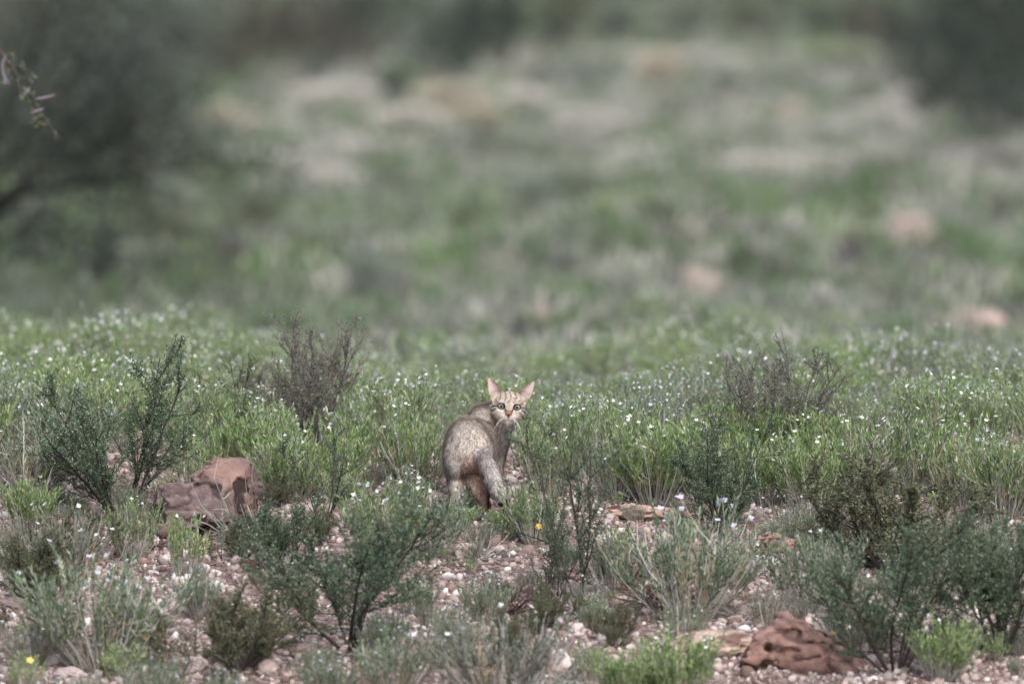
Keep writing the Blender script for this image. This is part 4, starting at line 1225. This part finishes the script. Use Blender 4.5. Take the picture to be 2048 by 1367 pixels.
# low grass and seedlings that cover the plain between the bushes
r = R(515); lf = Geo()
NT = 4200
u_ = r.uniform(0, 1, NT); yy = 12+ (118-12)*u_**1.15
xx = r.uniform(-.62, .62, NT)*(yy-CAMY)*.072*1.05
zz = tz(xx, yy)
pal0 = np.array([lin(120, 130, 104), lin(104, 128, 88), lin(140, 146, 128), lin(150, 150, 138), lin(96, 104, 84), lin(180, 176, 166), lin(116, 140, 92)])
patch = fbm(xx*.8, yy*.25, xx*0+2, 3)
pal = pal0
for i in range(NT):
    m = 34; h_ = r.uniform(.07, .20)*(.7+.8*patch[i])
    a = r.uniform(0, 6.28, m); t = r.uniform(0, .9, m)
    d = np.stack([np.cos(a)*np.sin(t), np.sin(a)*np.sin(t), np.cos(t)], 1)
    rr_ = r.uniform(.05, .22)
    p = np.stack([xx[i]+r.normal(0, rr_, m)*.6, yy[i]+r.normal(0, rr_, m)*.6, zz[i]+r.uniform(0, h_*.7, m)], 1)
    k = int(np.clip((patch[i]-.25)*12+r.normal(0, 1.6), 0, 6))
    if 46 < yy[i] < 76 and r.uniform() < .34: k = (3, 5, 5)[r.randint(3)]
    if yy[i] > 84 and r.uniform() < .7: k = 4
    if xx[i]/(yy[i]-CAMY) < -.018 and k in (3, 5): k = 4
    lf.leaves(p, d, r.normal(size=(m, 3)), h_*r.uniform(.3, .6, m), .022, pal[k]*r.uniform(.8, 1.2))
tag(link('grass', geo_mesh('grass', lf, M_LEAF)), 'soft patchwork of low grass and seedlings covering the far plain', 'grass', kind='stuff')
# bare earth banks and stones far away
def mound(px, py, wpx, hpx, col, label, seed, name='earth_mound', cat_='earth mound'):
    g = B(px, py+hpx*.45); s = ppm(g[1])
    iv, jf = icosphere(4)
    rx, rz = wpx/2/s*1.1, hpx/s*.80
    nn = fbm(iv[:, 0]*2+seed, iv[:, 1]*2, iv[:, 2]*2, 4)-.5
    v = iv*np.array([rx, rx*.8, rz])*(1+1.3*nn[:, None])
    c = np.tile(lin(*col), (len(v), 1))*(1+.5*nn[:, None])
    o = link(name, mesh_from(name, v, jf, c, M_ROCK, True, tri=True), loc=(g[0], g[1], g[2]))
    tag(o, label, cat_)
mound(1090, 645, 46, 80, (178, 154, 148), 'narrow pink earth bank behind the crest, out of focus', 1)
mound(1832, 470, 110, 84, (158, 138, 132), 'pink earth mound in the right half, out of focus', 2)
mound(1878, 506, 36, 30, (225, 215, 216), 'single white stone by the pink earth mound, out of focus', 3, 'white_stone', 'stone')
mound(1790, 495, 70, 50, (190, 170, 162), 'greyish pink earth left of the pink mound, out of focus', 4)
mound(1405, 562, 110, 60, (156, 140, 130), 'salmon bare earth mound right of centre, out of focus', 5)
mound(1930, 665, 190, 95, (182, 156, 150), 'wide pink earth bank at the right, out of focus', 6)
mound(1110, 600, 40, 20, (120, 90, 84), 'small dark rock on the narrow pink bank, out of focus', 7, 'rock', 'rock')
mound(2035, 560, 50, 60, (176, 140, 140), 'pink earth at the right edge, out of focus', 8)

# the dark tree at the left, its crown mostly outside the frame
def tree(name, g, hgt, rad, greens, seed, label, n=5200, leafL=.055, cz=.62, bark=lin(52, 46, 44)):
    r = R(seed); root = link(name, None, loc=tuple(g)); tag(root, label, 'tree')
    tr = Geo(); lf = Geo()
    trunk = curve((0, 0, -.05), (0, 0, 1), hgt*.45, np.array([.1, 0, .2]), 6, r, .2)
    tr.tube(trunk, np.linspace(.075, .05, 7)*hgt/2.5, bark, 8)
    ends = []
    for i in range(16):
        p, d = along(trunk, np.array([r.uniform(.25, 1)])); a = r.uniform(0, 6.28)
        d0 = unit(np.array([math.cos(a), math.sin(a), r.uniform(.1, 1.0)]))
        b = curve(p[0], d0, rad*r.uniform(.7, 1.1), np.array([0, 0, .1]), 7, r, .35)
        tr.tube(b, np.linspace(.030, .006, 8)*hgt/2.5, bark*r.uniform(.8, 1.3), 5)
        for j in range(7):
            p2, d2 = along(b, np.array([r.uniform(.35, 1)]))
            t = curve(p2[0], unit(d2[0]+r.normal(0, .7, 3)), rad*.35, np.array([0, 0, -.25]), 4, r, .3)
            tr.tube(t, np.linspace(.008, .002, 5)*hgt/2.5, bark*1.3, 3); ends += [t[-1], t[2]]
    m = n//len(ends)
    for e in ends:
        tone = r.uniform(.65, 1.3)
        p = e+r.normal(0, rad*.09, (m, 3)); kk = r.uniform(0, 1, (m, 1))
        lf.leaves(p, unit(r.normal(size=(m, 3))+np.array([0, 0, -.3])), r.normal(size=(m, 3)), leafL*r.uniform(.6, 1.2, m), leafL*.36, (greens[0]*(1-kk)+greens[1]*kk)*tone)
    link('trunk', geo_mesh('trunk', tr, M_STEM, True), root); link('crown', geo_mesh('crown', lf, M_LEAF), root)
    return root
g = B(-30, 600)
tree('dark_tree', g, 2.1, 1.2, (lin(78, 84, 74), lin(58, 64, 58)), 41, 'dark grey green thorn tree at the left edge, thick branches, out of focus', 10000, .055)
g = B(150, 380)
tree('dark_tree', g, 1.45, .95, (lin(104, 110, 100), lin(80, 86, 82)), 43, 'smaller grey green tree behind the dark thorn tree, out of focus', 5000, .05)
g = B(2120, 330)
tree('dark_tree', g, 2.2, .9, (lin(88, 98, 86), lin(68, 78, 70)), 44, 'dark tree at the right edge of the far thicket, out of focus', 6000, .06)
for i, (px, hh, lab) in enumerate([(200, 3.0, 'tall tree in the top left corner beyond the thicket, out of focus'), (700, 2.6, 'dark tree rising beyond the brown thicket, out of focus'),
                                   (1150, 2.4, 'dark tree beyond the thicket right of the middle, out of focus'), (1560, 2.4, 'greenish tree beyond the far teal bushes, out of focus'), (1930, 3.2, 'tall dark tree in the top right corner, out of focus')]):
    g = B(px, 18)
    tree('far_tree', g, hh, hh*.5, (lin(86, 96, 78), lin(66, 76, 64)), 60+i, lab, 3500, .09)

# small tree just outside the left edge; its hanging branch reaches into the picture
root = link('acacia', None, loc=(-2.45, 3.9, float(tz(-2.45, 3.9)))); tag(root, 'thorn tree branch with curled pale pods hanging in at the upper left edge', 'tree')
r = R(71); tr = Geo(); lf = Geo(); bl = Geo(); po = []
trunk = np.array([(0, 0, -.05), (.03, 0, .5), (-.02, .03, 1.0), (.05, 0, 1.5), (.12, 0, 2.0)])
tr.tube(trunk, np.array([.05, .043, .036, .028, .018]), lin(70, 60, 56), 8)
o0 = np.array(root.location)
tips = [P(-40, 40, 3.9), P(10, 120, 3.9), P(60, 190, 3.9), P(95, 250, 3.9)]
br = np.array([trunk[3]]+[t-o0 for t in tips])
tr.tube(br, np.array([.016, .010, .006, .004, .002]), lin(78, 68, 64), 5)
for i in range(26):
    t = np.array([r.uniform(.45, 1.0)]); p, d = along(br, t)
    b = curve(p[0], unit(d[0]+r.normal(0, .8, 3)), r.uniform(.03, .08), np.array([0, 0, -.3]), 4, r, .4)
    tr.tube(b, np.linspace(.0018, .0006, 5), lin(96, 86, 80), 3)
    m = 7; tt = r.uniform(.2, 1, m); p2, d2 = along(b, tt)
    lf.leaves(p2, unit(d2+r.normal(0, .7, (m, 3))), r.normal(size=(m, 3)), .020, .008, lin(100, 110, 80)*r.uniform(.6, 1.2, (m, 1)))
for i in range(70):
    a = r.uniform(0, 6.28); p, d = along(trunk, np.array([r.uniform(.7, 1)]))
    dd0 = np.array([-abs(math.cos(a)), math.sin(a), .5])
    b = curve(p[0], unit(dd0), r.uniform(.2, .6), np.array([0, 0, -.2]), 5, r, .4)
    tr.tube(b, np.linspace(.006, .001, 6), lin(78, 68, 64), 4)
    m = 40; tt = r.uniform(.2, 1, m); p2, d2 = along(b, tt)
    lf.leaves(p2+r.normal(0, .02, (m, 3)), unit(d2+r.normal(0, .7, (m, 3))), r.normal(size=(m, 3)), .022, .009, lin(104, 118, 84)*r.uniform(.6, 1.2, (m, 1)))
link('trunk', geo_mesh('trunk', tr, M_STEM, True), root); link('foliage', geo_mesh('foliage', lf, M_LEAF), root)
for pts in ([(12, 110), (4, 130), (6, 148), (18, 168)], [(8, 150), (10, 168)], [(60, 175), (56, 182), (46, 190)], [(88, 218), (74, 222), (62, 226)], [(110, 190), (90, 196), (72, 198)]):
    g_ = Geo(); q3 = np.array([P(a, b, 3.85)-o0 for a, b in pts]); n_ = len(q3)
    g_.tube(q3, np.array([.0022]+[.0048]*(n_-2)+[.0025]) if n_ > 2 else np.array([.004, .004]), lin(128, 118, 126), 5)
    link('pod', geo_mesh('pod', g_, M_STEM, True), root)
